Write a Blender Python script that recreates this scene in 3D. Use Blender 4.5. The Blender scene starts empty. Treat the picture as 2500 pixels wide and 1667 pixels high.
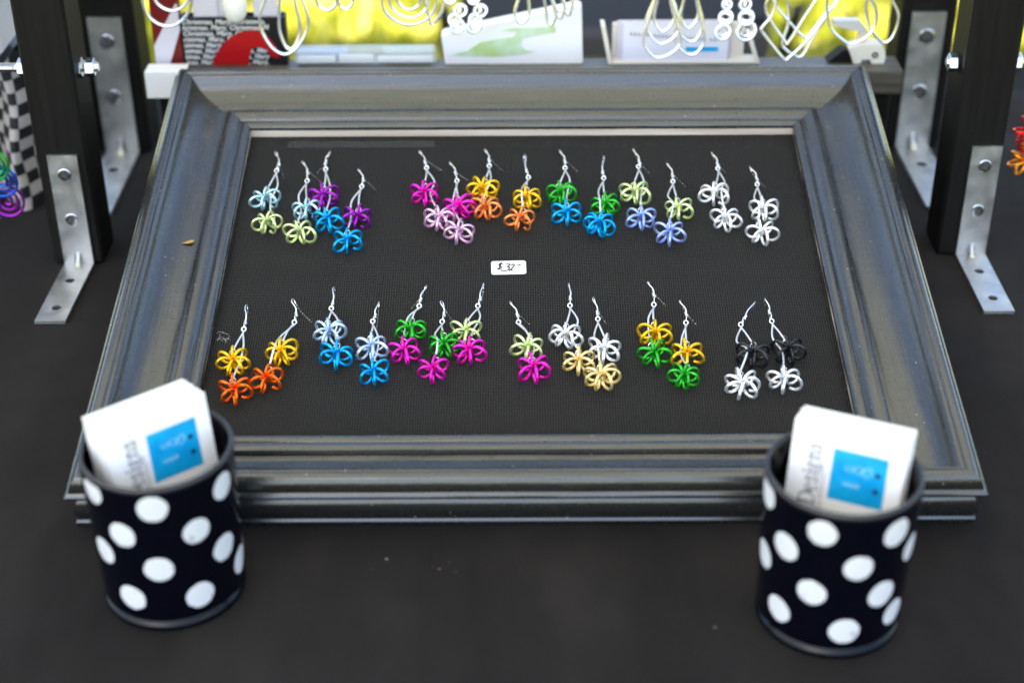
import bpy, math, random
import numpy as np
from mathutils import Vector, Matrix, Euler

random.seed(7)
rng = np.random.default_rng(7)
scene = bpy.context.scene
col = scene.collection
PI = math.pi
R = math.radians

# ------------------------------------------------------------------ camera
cam_data = bpy.data.cameras.new('camera')
cam = bpy.data.objects.new('camera', cam_data)
col.objects.link(cam)
scene.camera = cam
cam_data.sensor_width = 36.0
cam_data.lens = 56.18
cam_data.clip_start = 0.02
cam_data.clip_end = 2000.0
pitch, roll = R(31.38), R(0.3145)
fw = Vector((0, math.cos(pitch), -math.sin(pitch)))
up0 = Vector((0, math.sin(pitch), math.cos(pitch)))
rt0 = Vector((1, 0, 0))
rt = math.cos(roll) * rt0 - math.sin(roll) * up0
up = math.cos(roll) * up0 + math.sin(roll) * rt0
m = Matrix((rt, up, -fw)).transposed().to_4x4()
m.translation = Vector((0, 0, 0.4999))
cam.matrix_world = m
cam_data.dof.use_dof = True
cam_data.dof.focus_distance = 0.905
cam_data.dof.aperture_fstop = 4.4
cam_data.dof.aperture_blades = 9

# ------------------------------------------------------------------ light
SUN_EL, SUN_AZ = R(54), R(212)          # azimuth clockwise from +y, so the sun stands in front and to the left
sun_dir = Vector((math.sin(SUN_AZ) * math.cos(SUN_EL), math.cos(SUN_AZ) * math.cos(SUN_EL), math.sin(SUN_EL)))
world = bpy.data.worlds.new('World')
scene.world = world
world.use_nodes = True
wn = world.node_tree
wn.nodes.clear()
sky = wn.nodes.new('ShaderNodeTexSky')
sky.sky_type = 'NISHITA'
sky.sun_disc = False
sky.sun_elevation = SUN_EL
sky.sun_rotation = SUN_AZ
sky.dust_density = 2.0
bg = wn.nodes.new('ShaderNodeBackground')
bg.inputs['Strength'].default_value = 0.12
wo = wn.nodes.new('ShaderNodeOutputWorld')
wn.links.new(sky.outputs[0], bg.inputs['Color'])
wn.links.new(bg.outputs[0], wo.inputs['Surface'])
sun_data = bpy.data.lights.new('sun', 'SUN')
sun_data.energy = 4.2
sun_data.angle = R(0.53)
sun_data.color = (1.0, 0.96, 0.91)
sun = bpy.data.objects.new('sun', sun_data)
col.objects.link(sun)
sun.rotation_euler = sun_dir.to_track_quat('Z', 'Y').to_euler()
sun.location = sun_dir * 8

scene.render.engine = 'CYCLES'
scene.view_settings.view_transform = 'Standard'
scene.view_settings.look = 'None'
scene.view_settings.gamma = 1.0
scene.view_settings.use_curve_mapping = False
scene.view_settings.exposure = 2.08

# ------------------------------------------------------------------ measured layout
EARRINGS = [  # upper colour, lower colour, then (x, v) in mm on the screen: hook top, bead, ring, upper flower, lower flower, needle end
    ('light_blue', 'pale_green', (-155.8, 299.5), (-152.9, 286.1), (-153.7, 279.3), (-156.8, 247.5), (-153.1, 224.2), (-149.1, 276.4)),
    ('light_blue', 'pale_green', (-138.0, 289.5), (-134.0, 276.7), (-133.6, 268.8), (-130.3, 236.7), (-132.7, 215.2), (-125.4, 272.3)),
    ('purple', 'blue', (-122.2, 299.2), (-123.6, 287.1), (-123.1, 280.6), (-121.1, 248.8), (-116.9, 226.5), (-129.1, 281.1)),
    ('purple', 'blue', (-102.1, 281.1), (-98.8, 269.3), (-99.3, 263.0), (-99.6, 228.6), (-103.7, 207.4), (-90.4, 264.1)),
    ('magenta', 'pink', (-64.8, 299.9), (-60.9, 286.9), (-59.9, 281.5), (-60.0, 251.8), (-50.2, 227.4), (-50.8, 284.0)),
    ('magenta', 'pink', (-45.1, 287.9), (-41.5, 275.6), (-40.5, 268.1), (-38.4, 238.1), (-38.4, 215.0), (-33.4, 272.7)),
    ('yellow', 'copper', (-23.0, 300.9), (-20.7, 288.8), (-20.6, 283.4), (-24.1, 255.9), (-22.3, 237.6), (-12.2, 283.2)),
    ('yellow', 'copper', (1.5, 295.2), (2.8, 277.9), (3.9, 271.3), (3.1, 247.1), (-1.3, 227.0), (0.5, 287.2)),
    ('green', 'blue', (24.3, 299.6), (27.0, 287.1), (26.9, 280.9), (23.6, 251.2), (26.9, 232.2), (34.9, 282.4)),
    ('green', 'blue', (51.4, 293.7), (50.3, 276.1), (50.7, 270.4), (50.3, 239.6), (45.7, 221.3), (49.9, 290.7)),
    ('pale_green', 'periwinkle', (71.0, 300.7), (73.8, 285.8), (73.0, 281.8), (69.0, 251.6), (71.1, 227.5), (80.3, 278.2)),
    ('pale_green', 'periwinkle', (91.5, 285.8), (93.6, 272.4), (93.4, 266.6), (94.2, 236.0), (87.5, 213.6), (101.4, 266.6)),
    ('white', 'white', (120.4, 296.8), (122.7, 283.7), (122.5, 279.6), (117.4, 250.1), (121.7, 226.6), (128.3, 279.0)),
    ('white', 'white', (142.8, 281.9), (145.6, 269.1), (145.3, 263.4), (145.7, 234.5), (142.2, 213.2), (151.1, 265.1)),
    ('yellow', 'orange', (-157.5, 154.8), (-156.6, 140.0), (-156.8, 134.3), (-158.8, 105.4), (-155.1, 83.6), (-156.4, 145.8)),
    ('yellow', 'orange', (-131.5, 159.8), (-128.6, 146.3), (-129.0, 139.8), (-132.9, 112.4), (-139.0, 91.8), (-119.7, 143.7)),
    ('pale_blue', 'blue', (-108.8, 169.7), (-108.7, 155.7), (-109.1, 151.3), (-108.4, 128.6), (-102.8, 110.1), (-108.4, 163.1)),
    ('pale_blue', 'blue', (-82.5, 157.2), (-83.9, 144.6), (-84.9, 140.3), (-83.9, 116.2), (-81.5, 96.4), (-83.0, 136.6)),
    ('green', 'magenta', (-56.3, 170.7), (-58.8, 158.1), (-59.3, 153.0), (-62.6, 129.9), (-65.4, 113.1), (-64.1, 155.2)),
    ('green', 'magenta', (-46.3, 157.5), (-45.0, 145.6), (-45.8, 139.8), (-43.8, 117.8), (-49.2, 98.7), (-39.4, 143.0)),
    ('pale_green', 'magenta', (-23.1, 172.7), (-24.7, 158.7), (-25.9, 152.8), (-32.3, 128.6), (-30.0, 112.9), (-24.0, 158.6)),
    ('pale_green', 'magenta', (-7.3, 156.9), (-3.4, 144.6), (-2.9, 139.1), (2.0, 115.5), (5.2, 99.1), (3.7, 140.9)),
    ('white', 'gold', (26.6, 172.3), (26.7, 158.9), (26.4, 152.8), (22.9, 124.8), (29.7, 104.2), (26.9, 164.6)),
    ('white', 'gold', (40.3, 159.8), (41.7, 146.3), (41.8, 141.5), (43.9, 113.6), (41.7, 92.7), (47.0, 140.6)),
    ('yellow', 'green', (72.2, 173.7), (74.7, 161.1), (74.1, 153.3), (72.9, 126.0), (71.6, 110.0), (81.6, 156.1)),
    ('yellow', 'green', (89.3, 157.4), (91.9, 144.8), (91.1, 138.0), (89.4, 109.9), (86.1, 92.4), (97.8, 139.9)),
    ('black', 'white', (131.9, 155.8), (124.5, 142.0), (121.7, 136.3), (125.0, 109.1), (117.2, 86.6), (130.7, 154.9)),
    ('black', 'white', (137.9, 158.7), (139.0, 146.2), (139.4, 139.0), (144.9, 111.7), (139.8, 89.7), (138.7, 156.4)),
]
CUP_DOTS = [  # (angle in degrees, height in mm) of the painted dots on each cup
    [(-135, 75.5), (-84, 72.3), (-25, 70.3), (-111, 56.2), (-54, 55.0), (-134, 41.7), (-30, 37.2), (-8, 20.1), (-86, 37.8), (-112, 19.3), (-57, 18.2)],
    [(-169, 74.4), (-114, 71.5), (-57, 69.5), (-168, 40.9), (-142, 56.1), (-33, 53.7), (-85, 54.0), (-117, 37.4), (-62, 36.1), (-144, 19.2), (-44, 20.4), (-89, 17.5)],
]
TAG_STROKES = [[(-3.44, 3.09), (-4.72, 3.49), (-5.63, 2.56), (-5.22, 1.31), (-4.3, 0.52), (-4.45, -0.79), (-5.46, -1.56), (-6.74, -1.32)], [(-4.21, 4.27), (-5.97, -1.95)], [(-1.4, 2.69), (0.13, 3.07), (0.64, 2.05), (-0.89, 0.5), (0.39, 0.18), (0.13, -1.6), (-1.39, -2.91), (-3.17, -3.36), (-4.44, -2.34)], [(1.66, 1.89), (2.68, 2.81), (3.34, 2.03), (2.42, -0.06), (0.89, -2.61), (0.38, -2.76), (1.4, -2.15), (2.16, -2.93)], [(4.72, 1.71), (6.92, 2.24)]]
WIRES = {  # closed or open wire runs, (x, z) in mm
    'double_hoop': [('c', [(-206.3, 151.0), (-207.5, 145.9), (-209.9, 141.2), (-213.4, 137.3), (-217.5, 134.5), (-222.1, 133.0), (-226.6, 133.0), (-230.8, 134.5), (-234.3, 137.4), (-236.8, 141.3), (-238.1, 146.1), (-238.1, 151.2), (-236.9, 156.3), (-234.4, 161.0), (-231.0, 164.8), (-226.9, 167.5), (-222.4, 168.9), (-217.9, 168.9), (-213.8, 167.4), (-210.3, 164.7), (-207.8, 160.8), (-206.4, 156.1)]), ('c', [(-205.5, 158.7), (-206.5, 154.2), (-208.5, 150.1), (-211.4, 146.7), (-214.8, 144.2), (-218.6, 143.0), (-222.4, 143.0), (-225.9, 144.3), (-228.8, 146.8), (-230.9, 150.2), (-231.9, 154.4), (-231.9, 158.8), (-230.8, 163.3), (-228.8, 167.3), (-225.9, 170.7), (-222.5, 173.1), (-218.8, 174.3), (-215.0, 174.3), (-211.6, 173.0), (-208.7, 170.6), (-206.6, 167.2), (-205.5, 163.1)])],
    'big_hoop': [('c', [(-144.7, 185.3), (-155.1, 158.7), (-163.8, 136.4), (-158.9, 120.0), (-149.1, 112.9), (-138.8, 119.9), (-131.7, 136.2), (-137.6, 158.6)]), ('c', [(-144.7, 185.3), (-148.4, 157.1), (-151.5, 133.5), (-149.6, 121.3), (-145.3, 116.0), (-140.9, 120.8), (-137.7, 132.0), (-140.9, 156.3)])],
    'small_hoops': [('c', [(-112.0, 152.1), (-112.5, 149.6), (-113.4, 147.2), (-114.8, 145.3), (-116.6, 143.9), (-118.5, 143.2), (-120.5, 143.2), (-122.3, 143.9), (-123.9, 145.3), (-125.1, 147.3), (-125.7, 149.7), (-125.8, 152.2), (-125.4, 154.8), (-124.4, 157.1), (-123.0, 159.0), (-121.2, 160.4), (-119.3, 161.1), (-117.4, 161.1), (-115.5, 160.4), (-114.0, 159.0), (-112.8, 157.0), (-112.2, 154.7)]), ('c', [(-101.4, 152.6), (-101.8, 150.0), (-102.5, 147.6), (-103.6, 145.6), (-105.0, 144.1), (-106.5, 143.4), (-108.0, 143.4), (-109.4, 144.2), (-110.6, 145.6), (-111.5, 147.6), (-111.9, 150.1), (-112.0, 152.7), (-111.6, 155.3), (-110.9, 157.7), (-109.7, 159.7), (-108.4, 161.1), (-106.9, 161.9), (-105.4, 161.8), (-104.0, 161.1), (-102.8, 159.7), (-102.0, 157.7), (-101.5, 155.3)])],
    'spiral_hoop': [('o', [(-64.2, 155.1), (-62.8, 155.2), (-61.3, 154.9), (-60.0, 154.0), (-58.9, 152.6), (-58.4, 150.9), (-58.4, 148.9), (-59.1, 147.0), (-60.3, 145.3), (-62.1, 143.9), (-64.3, 143.2), (-66.6, 143.2), (-68.9, 144.0), (-70.9, 145.5), (-72.4, 147.6), (-73.2, 150.2), (-73.1, 153.0), (-72.1, 155.8), (-70.3, 158.2), (-67.8, 160.0), (-64.9, 161.0), (-61.7, 161.0), (-58.6, 160.1), (-55.9, 158.1), (-54.0, 155.4), (-52.9, 152.0), (-52.9, 148.4), (-54.0, 144.8), (-56.2, 141.6), (-59.3, 139.2), (-63.1, 137.8), (-67.1, 137.7), (-71.0, 138.8), (-74.4, 141.1), (-76.9, 144.5), (-78.3, 148.6), (-78.4, 153.0), (-77.1, 157.4), (-74.5, 161.2), (-70.9, 164.2), (-66.5, 165.9), (-61.8, 166.3), (-57.2, 165.2), (-53.1, 162.6), (-49.9, 158.8), (-48.1, 154.1), (-47.7, 148.9), (-49.0, 143.7), (-51.8, 139.0), (-55.9, 135.3), (-61.0, 133.0), (-66.5, 132.4), (-72.0, 133.6), (-76.9, 136.4), (-80.7, 140.7), (-82.9, 146.1), (-83.5, 152.0), (-82.1, 158.0), (-79.1, 163.3), (-74.6, 167.6), (-69.0, 170.3), (-62.8, 171.2), (-56.7, 170.2), (-51.1, 167.4), (-46.6, 162.8), (-43.7, 157.0), (-42.8, 150.4), (-43.8, 143.6), (-46.9, 137.3), (-51.8, 132.2), (-62.9, 190.1)])],
    'loops': [('c', [(10.5, 165.6), (6.4, 152.2), (3.0, 141.0), (4.5, 135.7), (7.0, 133.5), (10.4, 135.7), (12.4, 140.9), (11.5, 152.1)]), ('c', [(19.2, 165.6), (21.6, 152.1), (23.6, 140.9), (24.7, 134.2), (26.6, 131.4), (28.6, 134.6), (29.7, 142.2), (25.0, 152.8)]), ('c', [(23.7, 165.6), (25.9, 155.1), (27.8, 146.4), (29.7, 139.0), (32.7, 135.8), (34.3, 138.8), (35.3, 145.8), (30.0, 154.7)]), ('c', [(27.6, 165.5), (31.4, 155.8), (34.4, 147.7), (35.8, 140.6), (38.0, 137.5), (39.5, 140.5), (40.3, 147.7), (34.6, 155.8)])],
    'pear_hoops_l': [('c', [(98.7, 164.1), (92.6, 141.5), (87.5, 122.7), (91.5, 113.2), (97.6, 109.1), (106.7, 112.8), (112.0, 121.5), (105.9, 140.9)]), ('c', [(98.7, 164.1), (93.3, 147.2), (88.8, 133.2), (93.0, 122.9), (99.3, 118.4), (106.9, 122.3), (111.2, 131.5), (105.6, 146.3)]), ('c', [(98.7, 164.1), (96.3, 148.6), (94.2, 135.8), (96.6, 129.3), (100.2, 126.4), (105.4, 130.8), (108.3, 140.9), (103.9, 151.4)])],
    'pear_hoops_r': [('c', [(117.0, 164.0), (112.2, 141.4), (108.1, 122.6), (112.8, 113.5), (119.9, 109.5), (125.2, 113.1), (128.1, 121.4), (123.0, 140.8)]), ('c', [(117.0, 164.0), (113.1, 144.8), (109.8, 128.9), (113.9, 121.5), (120.0, 118.3), (124.3, 122.2), (126.5, 131.4), (122.2, 146.2)]), ('c', [(117.0, 164.0), (114.2, 149.1), (112.0, 136.8), (114.2, 130.1), (117.5, 127.3), (121.3, 130.6), (123.4, 138.2), (120.5, 149.9)])],
    'diamond_a': [('o', [(178.7, 171.4), (174.0, 153.0), (172.8, 145.5), (170.3, 137.0), (165.0, 129.9), (165.7, 126.1), (180.5, 108.1), (184.1, 108.4), (195.9, 121.1), (213.3, 148.1), (219.3, 159.7), (178.7, 171.4)]), ('o', [(179.6, 171.4), (168.7, 151.2), (167.4, 138.9), (180.4, 120.3), (183.2, 118.8), (192.2, 136.4), (198.0, 146.8), (201.5, 157.5), (179.6, 171.4)])],
    'diamond_b': [('o', [(195.7, 171.3), (181.8, 151.1), (183.1, 133.6), (179.9, 117.8), (182.4, 113.0), (187.3, 109.6), (193.4, 108.1), (200.4, 121.6), (213.3, 147.6), (218.4, 159.7), (195.7, 171.3)]), ('o', [(196.6, 171.3), (171.3, 153.0), (173.5, 143.2), (183.0, 131.7), (193.1, 121.6), (196.7, 121.8), (206.3, 136.8), (214.0, 150.0), (196.6, 171.3)])],
    'wide_hoops': [('c', [(209.6, 166.7), (205.0, 150.0), (208.6, 131.6), (218.7, 121.5), (225.8, 120.0), (236.3, 128.1), (237.8, 140.9), (231.0, 151.7)]), ('c', [(236.5, 166.5), (231.0, 149.4), (232.5, 138.1), (236.3, 128.1), (244.6, 119.9), (250.5, 124.2), (252.8, 137.0), (247.2, 148.4)])],
}
CHAINS = {  # rings of the coil chains, (x, z, radius) in mm
    'chain_a': [(-38.9, 150.6, 4.0), (-32.7, 141.8, 4.8), (-36.3, 136.2, 4.5), (-34.8, 131.2, 5.1)],
    'chain_b': [(-23.5, 150.3, 4.2), (-19.4, 141.4, 4.8), (-22.9, 136.1, 4.5), (-23.8, 131.4, 5.1)],
    'chain_c': [(140.0, 151.8, 3.7), (141.0, 144.9, 3.5), (140.7, 136.6, 5.1), (139.5, 126.2, 5.9)],
    'chain_d': [(152.9, 153.4, 4.2), (152.9, 144.9, 4.3), (154.1, 136.5, 5.6), (154.8, 127.0, 7.5)],
}
RED_PRINT = [(-203.5, 93.2), (-202.1, 97.2), (-199.7, 102.1), (-195.5, 107.6), (-189.8, 113.6), (-181.6, 117.3), (-172.7, 118.9), (-167.7, 116.7), (-162.9, 112.9), (-158.7, 106.3), (-156.8, 98.6), (-162.4, 99.4), (-164.6, 104.1), (-170.7, 106.9), (-175.5, 105.3), (-177.5, 99.8), (-178.4, 93.1)]
GREEN_PRINT = [(-41.5, 100.3), (-29.3, 103.1), (-20.2, 109.2), (-8.6, 111.5), (1.8, 112.8), (4.9, 116.5), (-6.7, 117.1), (-0.0, 118.9), (15.6, 119.3), (30.3, 120.1), (30.6, 115.9), (15.6, 113.4), (8.0, 111.4), (7.6, 106.2), (10.3, 103.1), (17.0, 102.3), (6.7, 100.0), (-11.4, 98.7), (-29.4, 99.3)]


# ------------------------------------------------------------------ materials
MATS = {}


def mat(name, color, rough=0.5, metal=0.0, spec=0.5, coat=0.0, sheen=0.0, trans=0.0, ior=1.45, alpha=1.0):
    if name in MATS:
        return MATS[name]
    mt = bpy.data.materials.new(name)
    mt.use_nodes = True
    b = mt.node_tree.nodes['Principled BSDF']
    b.inputs['Base Color'].default_value = (*color, 1)
    b.inputs['Roughness'].default_value = rough
    b.inputs['Metallic'].default_value = metal
    b.inputs['Specular IOR Level'].default_value = spec
    b.inputs['Coat Weight'].default_value = coat
    b.inputs['Coat Roughness'].default_value = 0.08
    b.inputs['Sheen Weight'].default_value = sheen
    b.inputs['Transmission Weight'].default_value = trans
    b.inputs['IOR'].default_value = ior
    b.inputs['Alpha'].default_value = alpha
    MATS[name] = mt
    return mt


def nd(mt, kind, **kw):
    n = mt.node_tree.nodes.new(kind)
    for k, v in kw.items():
        if k in n.inputs:
            n.inputs[k].default_value = v
        else:
            setattr(n, k, v)
    return n


def lk(mt, a, b):
    mt.node_tree.links.new(a, b)


def bsdf(mt):
    return mt.node_tree.nodes['Principled BSDF']


def coords(mt, scale=(1, 1, 1), rot=(0, 0, 0)):
    tc = nd(mt, 'ShaderNodeTexCoord')
    mp = nd(mt, 'ShaderNodeMapping')
    mp.inputs['Scale'].default_value = scale
    mp.inputs['Rotation'].default_value = rot
    lk(mt, tc.outputs['Object'], mp.inputs['Vector'])
    return mp.outputs['Vector']


def noise(mt, vec, scale, detail=4, rough=0.55):
    n = nd(mt, 'ShaderNodeTexNoise')
    n.inputs['Scale'].default_value = scale
    n.inputs['Detail'].default_value = detail
    n.inputs['Roughness'].default_value = rough
    lk(mt, vec, n.inputs['Vector'])
    return n.outputs['Fac']


def ramp(mt, fac, stops):
    n = nd(mt, 'ShaderNodeValToRGB')
    el = n.color_ramp.elements
    while len(el) < len(stops):
        el.new(0.5)
    for e, (p, c) in zip(el, stops):
        e.position = p
        e.color = (*c, 1) if len(c) == 3 else c
    lk(mt, fac, n.inputs['Fac'])
    return n.outputs['Color']


def maprange(mt, fac, a, b, c, d):
    n = nd(mt, 'ShaderNodeMapRange')
    for i, v in zip((1, 2, 3, 4), (a, b, c, d)):
        n.inputs[i].default_value = v
    lk(mt, fac, n.inputs[0])
    return n.outputs[0]


def add_bump(mt, height, strength, dist):
    n = nd(mt, 'ShaderNodeBump')
    n.inputs['Strength'].default_value = strength
    n.inputs['Distance'].default_value = dist
    lk(mt, height, n.inputs['Height'])
    prev = bsdf(mt).inputs['Normal']
    if prev.links:
        lk(mt, prev.links[0].from_socket, n.inputs['Normal'])
    lk(mt, n.outputs['Normal'], prev)


# black tablecloth: fine twill weave, broad mottled tone stretched front to back
m_cloth = mat('black_cloth', (0.02, 0.019, 0.019), 0.9, spec=0.12, sheen=0.03)
v = coords(m_cloth)
big = noise(m_cloth, coords(m_cloth, (1.6, 0.7, 1)), 7.0, 6, 0.62)
lk(m_cloth, ramp(m_cloth, big, [(0.28, (0.0062, 0.0054, 0.0055)), (0.5, (0.0125, 0.0108, 0.0109)), (0.72, (0.021, 0.0178, 0.0174))]), bsdf(m_cloth).inputs['Base Color'])
wv = nd(m_cloth, 'ShaderNodeTexWave')
wv.inputs['Scale'].default_value = 330
wv.inputs['Distortion'].default_value = 1.2
wv.inputs['Detail'].default_value = 2
lk(m_cloth, coords(m_cloth, rot=(0, 0, R(40))), wv.inputs['Vector'])
add_bump(m_cloth, wv.outputs['Fac'], 0.35, 0.0004)
add_bump(m_cloth, noise(m_cloth, v, 900, 2), 0.3, 0.0004)
add_bump(m_cloth, noise(m_cloth, v, 7, 3, 0.5), 0.9, 0.01)

# painted picture frame: satin black over wood, streaked along each rail, dusty and rubbed


def frame_mat(name, along_x):
    mt = mat(name, (0.1, 0.1, 0.1), 0.3, metal=0.8, spec=0.5)
    b = bsdf(mt)
    v = coords(mt)
    vs = coords(mt, (8, 700, 700) if along_x else (700, 8, 700))
    streak = noise(mt, vs, 3.0, 4, 0.6)
    lk(mt, ramp(mt, streak, [(0.3, (0.056, 0.057, 0.056)), (0.72, (0.100, 0.101, 0.099))]), b.inputs['Base Color'])
    lk(mt, maprange(mt, noise(mt, v, 260.0, 3), 0.32, 0.68, 0.19, 0.29), b.inputs['Roughness'])
    add_bump(mt, noise(mt, v, 900, 3), 0.3, 0.0003)
    add_bump(mt, noise(mt, coords(mt, (1, 8, 8) if along_x else (8, 1, 8)), 45, 3), 0.08, 0.0010)
    # settled dust specks
    vo = nd(mt, 'ShaderNodeTexVoronoi')
    vo.inputs['Scale'].default_value = 190
    lk(mt, v, vo.inputs['Vector'])
    dust = maprange(mt, vo.outputs['Distance'], 0.05, 0.09, 1.0, 0.0)
    gate = maprange(mt, noise(mt, v, 70, 2), 0.56, 0.6, 0.0, 1.0)
    mul = nd(mt, 'ShaderNodeMath', operation='MULTIPLY')
    lk(mt, dust, mul.inputs[0])
    lk(mt, gate, mul.inputs[1])
    mixc = nd(mt, 'ShaderNodeMix', data_type='RGBA')
    src = b.inputs['Base Color'].links[0].from_socket
    lk(mt, mul.outputs[0], mixc.inputs[0])
    lk(mt, src, mixc.inputs[6])
    mixc.inputs[7].default_value = (0.4, 0.38, 0.33, 1)
    lk(mt, mixc.outputs[2], b.inputs['Base Color'])
    inv = maprange(mt, mul.outputs[0], 0.0, 1.0, 0.8, 0.0)
    lk(mt, inv, b.inputs['Metallic'])
    b.inputs['Coat Weight'].default_value = 0.5
    b.inputs['Coat Roughness'].default_value = 0.16
    return mt


m_frame_h = frame_mat('black_frame_paint_across', True)
m_frame_v = frame_mat('black_frame_paint_upright', False)
m_rawwood = mat('raw_wood', (0.62, 0.52, 0.43), 0.7)
lk(m_rawwood, ramp(m_rawwood, noise(m_rawwood, coords(m_rawwood, (4, 90, 90)), 4, 4), [(0.3, (0.5, 0.41, 0.34)), (0.7, (0.7, 0.62, 0.54))]), bsdf(m_rawwood).inputs['Base Color'])
m_mesh = mat('black_screen_wire', (0.023, 0.0218, 0.021), 0.4, spec=0.5)

# black stained wooden posts
m_post = mat('black_stained_wood', (0.012, 0.0115, 0.011), 0.55, spec=0.18)
v = coords(m_post, (60, 60, 3))
g = noise(m_post, v, 4.0, 5, 0.6)
lk(m_post, ramp(m_post, g, [(0.3, (0.004, 0.0038, 0.0038)), (0.75, (0.011, 0.010, 0.0095))]), bsdf(m_post).inputs['Base Color'])
add_bump(m_post, g, 0.35, 0.0008)

# zinc plated hardware
m_zinc = mat('zinc_plate', (0.62, 0.63, 0.64), 0.34, metal=0.92)
v = coords(m_zinc)
lk(m_zinc, ramp(m_zinc, noise(m_zinc, v, 60, 4), [(0.3, (0.38, 0.39, 0.40)), (0.7, (0.62, 0.63, 0.63))]), bsdf(m_zinc).inputs['Base Color'])
lk(m_zinc, maprange(m_zinc, noise(m_zinc, v, 110, 4), 0.3, 0.7, 0.3, 0.55), bsdf(m_zinc).inputs['Roughness'])
m_bolt = mat('bright_zinc', (0.75, 0.77, 0.8), 0.2, metal=1.0)
m_silver = mat('silver_wire', (0.86, 0.86, 0.86), 0.24, metal=0.85)
m_alu = mat('aluminium_wire', (0.86, 0.86, 0.87), 0.3, metal=0.6)

COL = {
    'light_blue': (0.46, 0.70, 0.78), 'pale_green': (0.66, 0.76, 0.36), 'purple': (0.32, 0.015, 0.40),
    'blue': (0.0, 0.36, 0.74), 'magenta': (0.74, 0.02, 0.46), 'pink': (0.74, 0.47, 0.66),
    'yellow': (0.86, 0.52, 0.012), 'copper': (0.88, 0.27, 0.07), 'green': (0.03, 0.42, 0.03),
    'periwinkle': (0.33, 0.43, 0.80), 'white': (0.84, 0.84, 0.85), 'orange': (0.86, 0.15, 0.008),
    'pale_blue': (0.50, 0.64, 0.82), 'gold': (0.86, 0.66, 0.28), 'black': (0.012, 0.012, 0.014),
    'red': (0.65, 0.01, 0.015), 'amber': (0.85, 0.28, 0.01), 'deep_blue': (0.01, 0.1, 0.6),
}
SAY = {'light_blue': 'light blue', 'pale_green': 'pale green', 'pale_blue': 'pale blue', 'copper': 'copper orange'}


def wire_mat(c):
    mt = mat('anodised_' + c, COL[c], 0.22, metal=0.1 if c == 'black' else 0.7, spec=0.5)
    return mt


m_paper = mat('white_paper', (0.86, 0.86, 0.87), 0.55, spec=0.3)
m_cardedge = mat('card_edges', (0.8, 0.8, 0.82), 0.7)
m_ink = mat('black_ink', (0.01, 0.01, 0.014), 0.5)
m_greyink = mat('grey_ink', (0.28, 0.27, 0.33), 0.5)
m_cyan = mat('cyan_print', (0.0, 0.33, 0.72), 0.35)
lk(m_cyan, ramp(m_cyan, noise(m_cyan, coords(m_cyan), 60, 3), [(0.3, (0.0, 0.27, 0.62)), (0.7, (0.01, 0.43, 0.78))]), bsdf(m_cyan).inputs['Base Color'])
m_paleink = mat('pale_print', (0.3, 0.65, 0.88), 0.4)
m_cup = mat('navy_black_glass', (0.0012, 0.0015, 0.0045), 0.06, spec=0.35)
m_dot = mat('white_dot_paint', (0.8, 0.82, 0.86), 0.35)
lk(m_dot, ramp(m_dot, noise(m_dot, coords(m_dot), 260, 4), [(0.27, (0.35, 0.36, 0.4)), (0.38, (0.68, 0.70, 0.74))]), bsdf(m_dot).inputs['Base Color'])
m_rim = mat('worn_glass_rim', (0.02, 0.02, 0.026), 0.22, spec=0.6)


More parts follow.
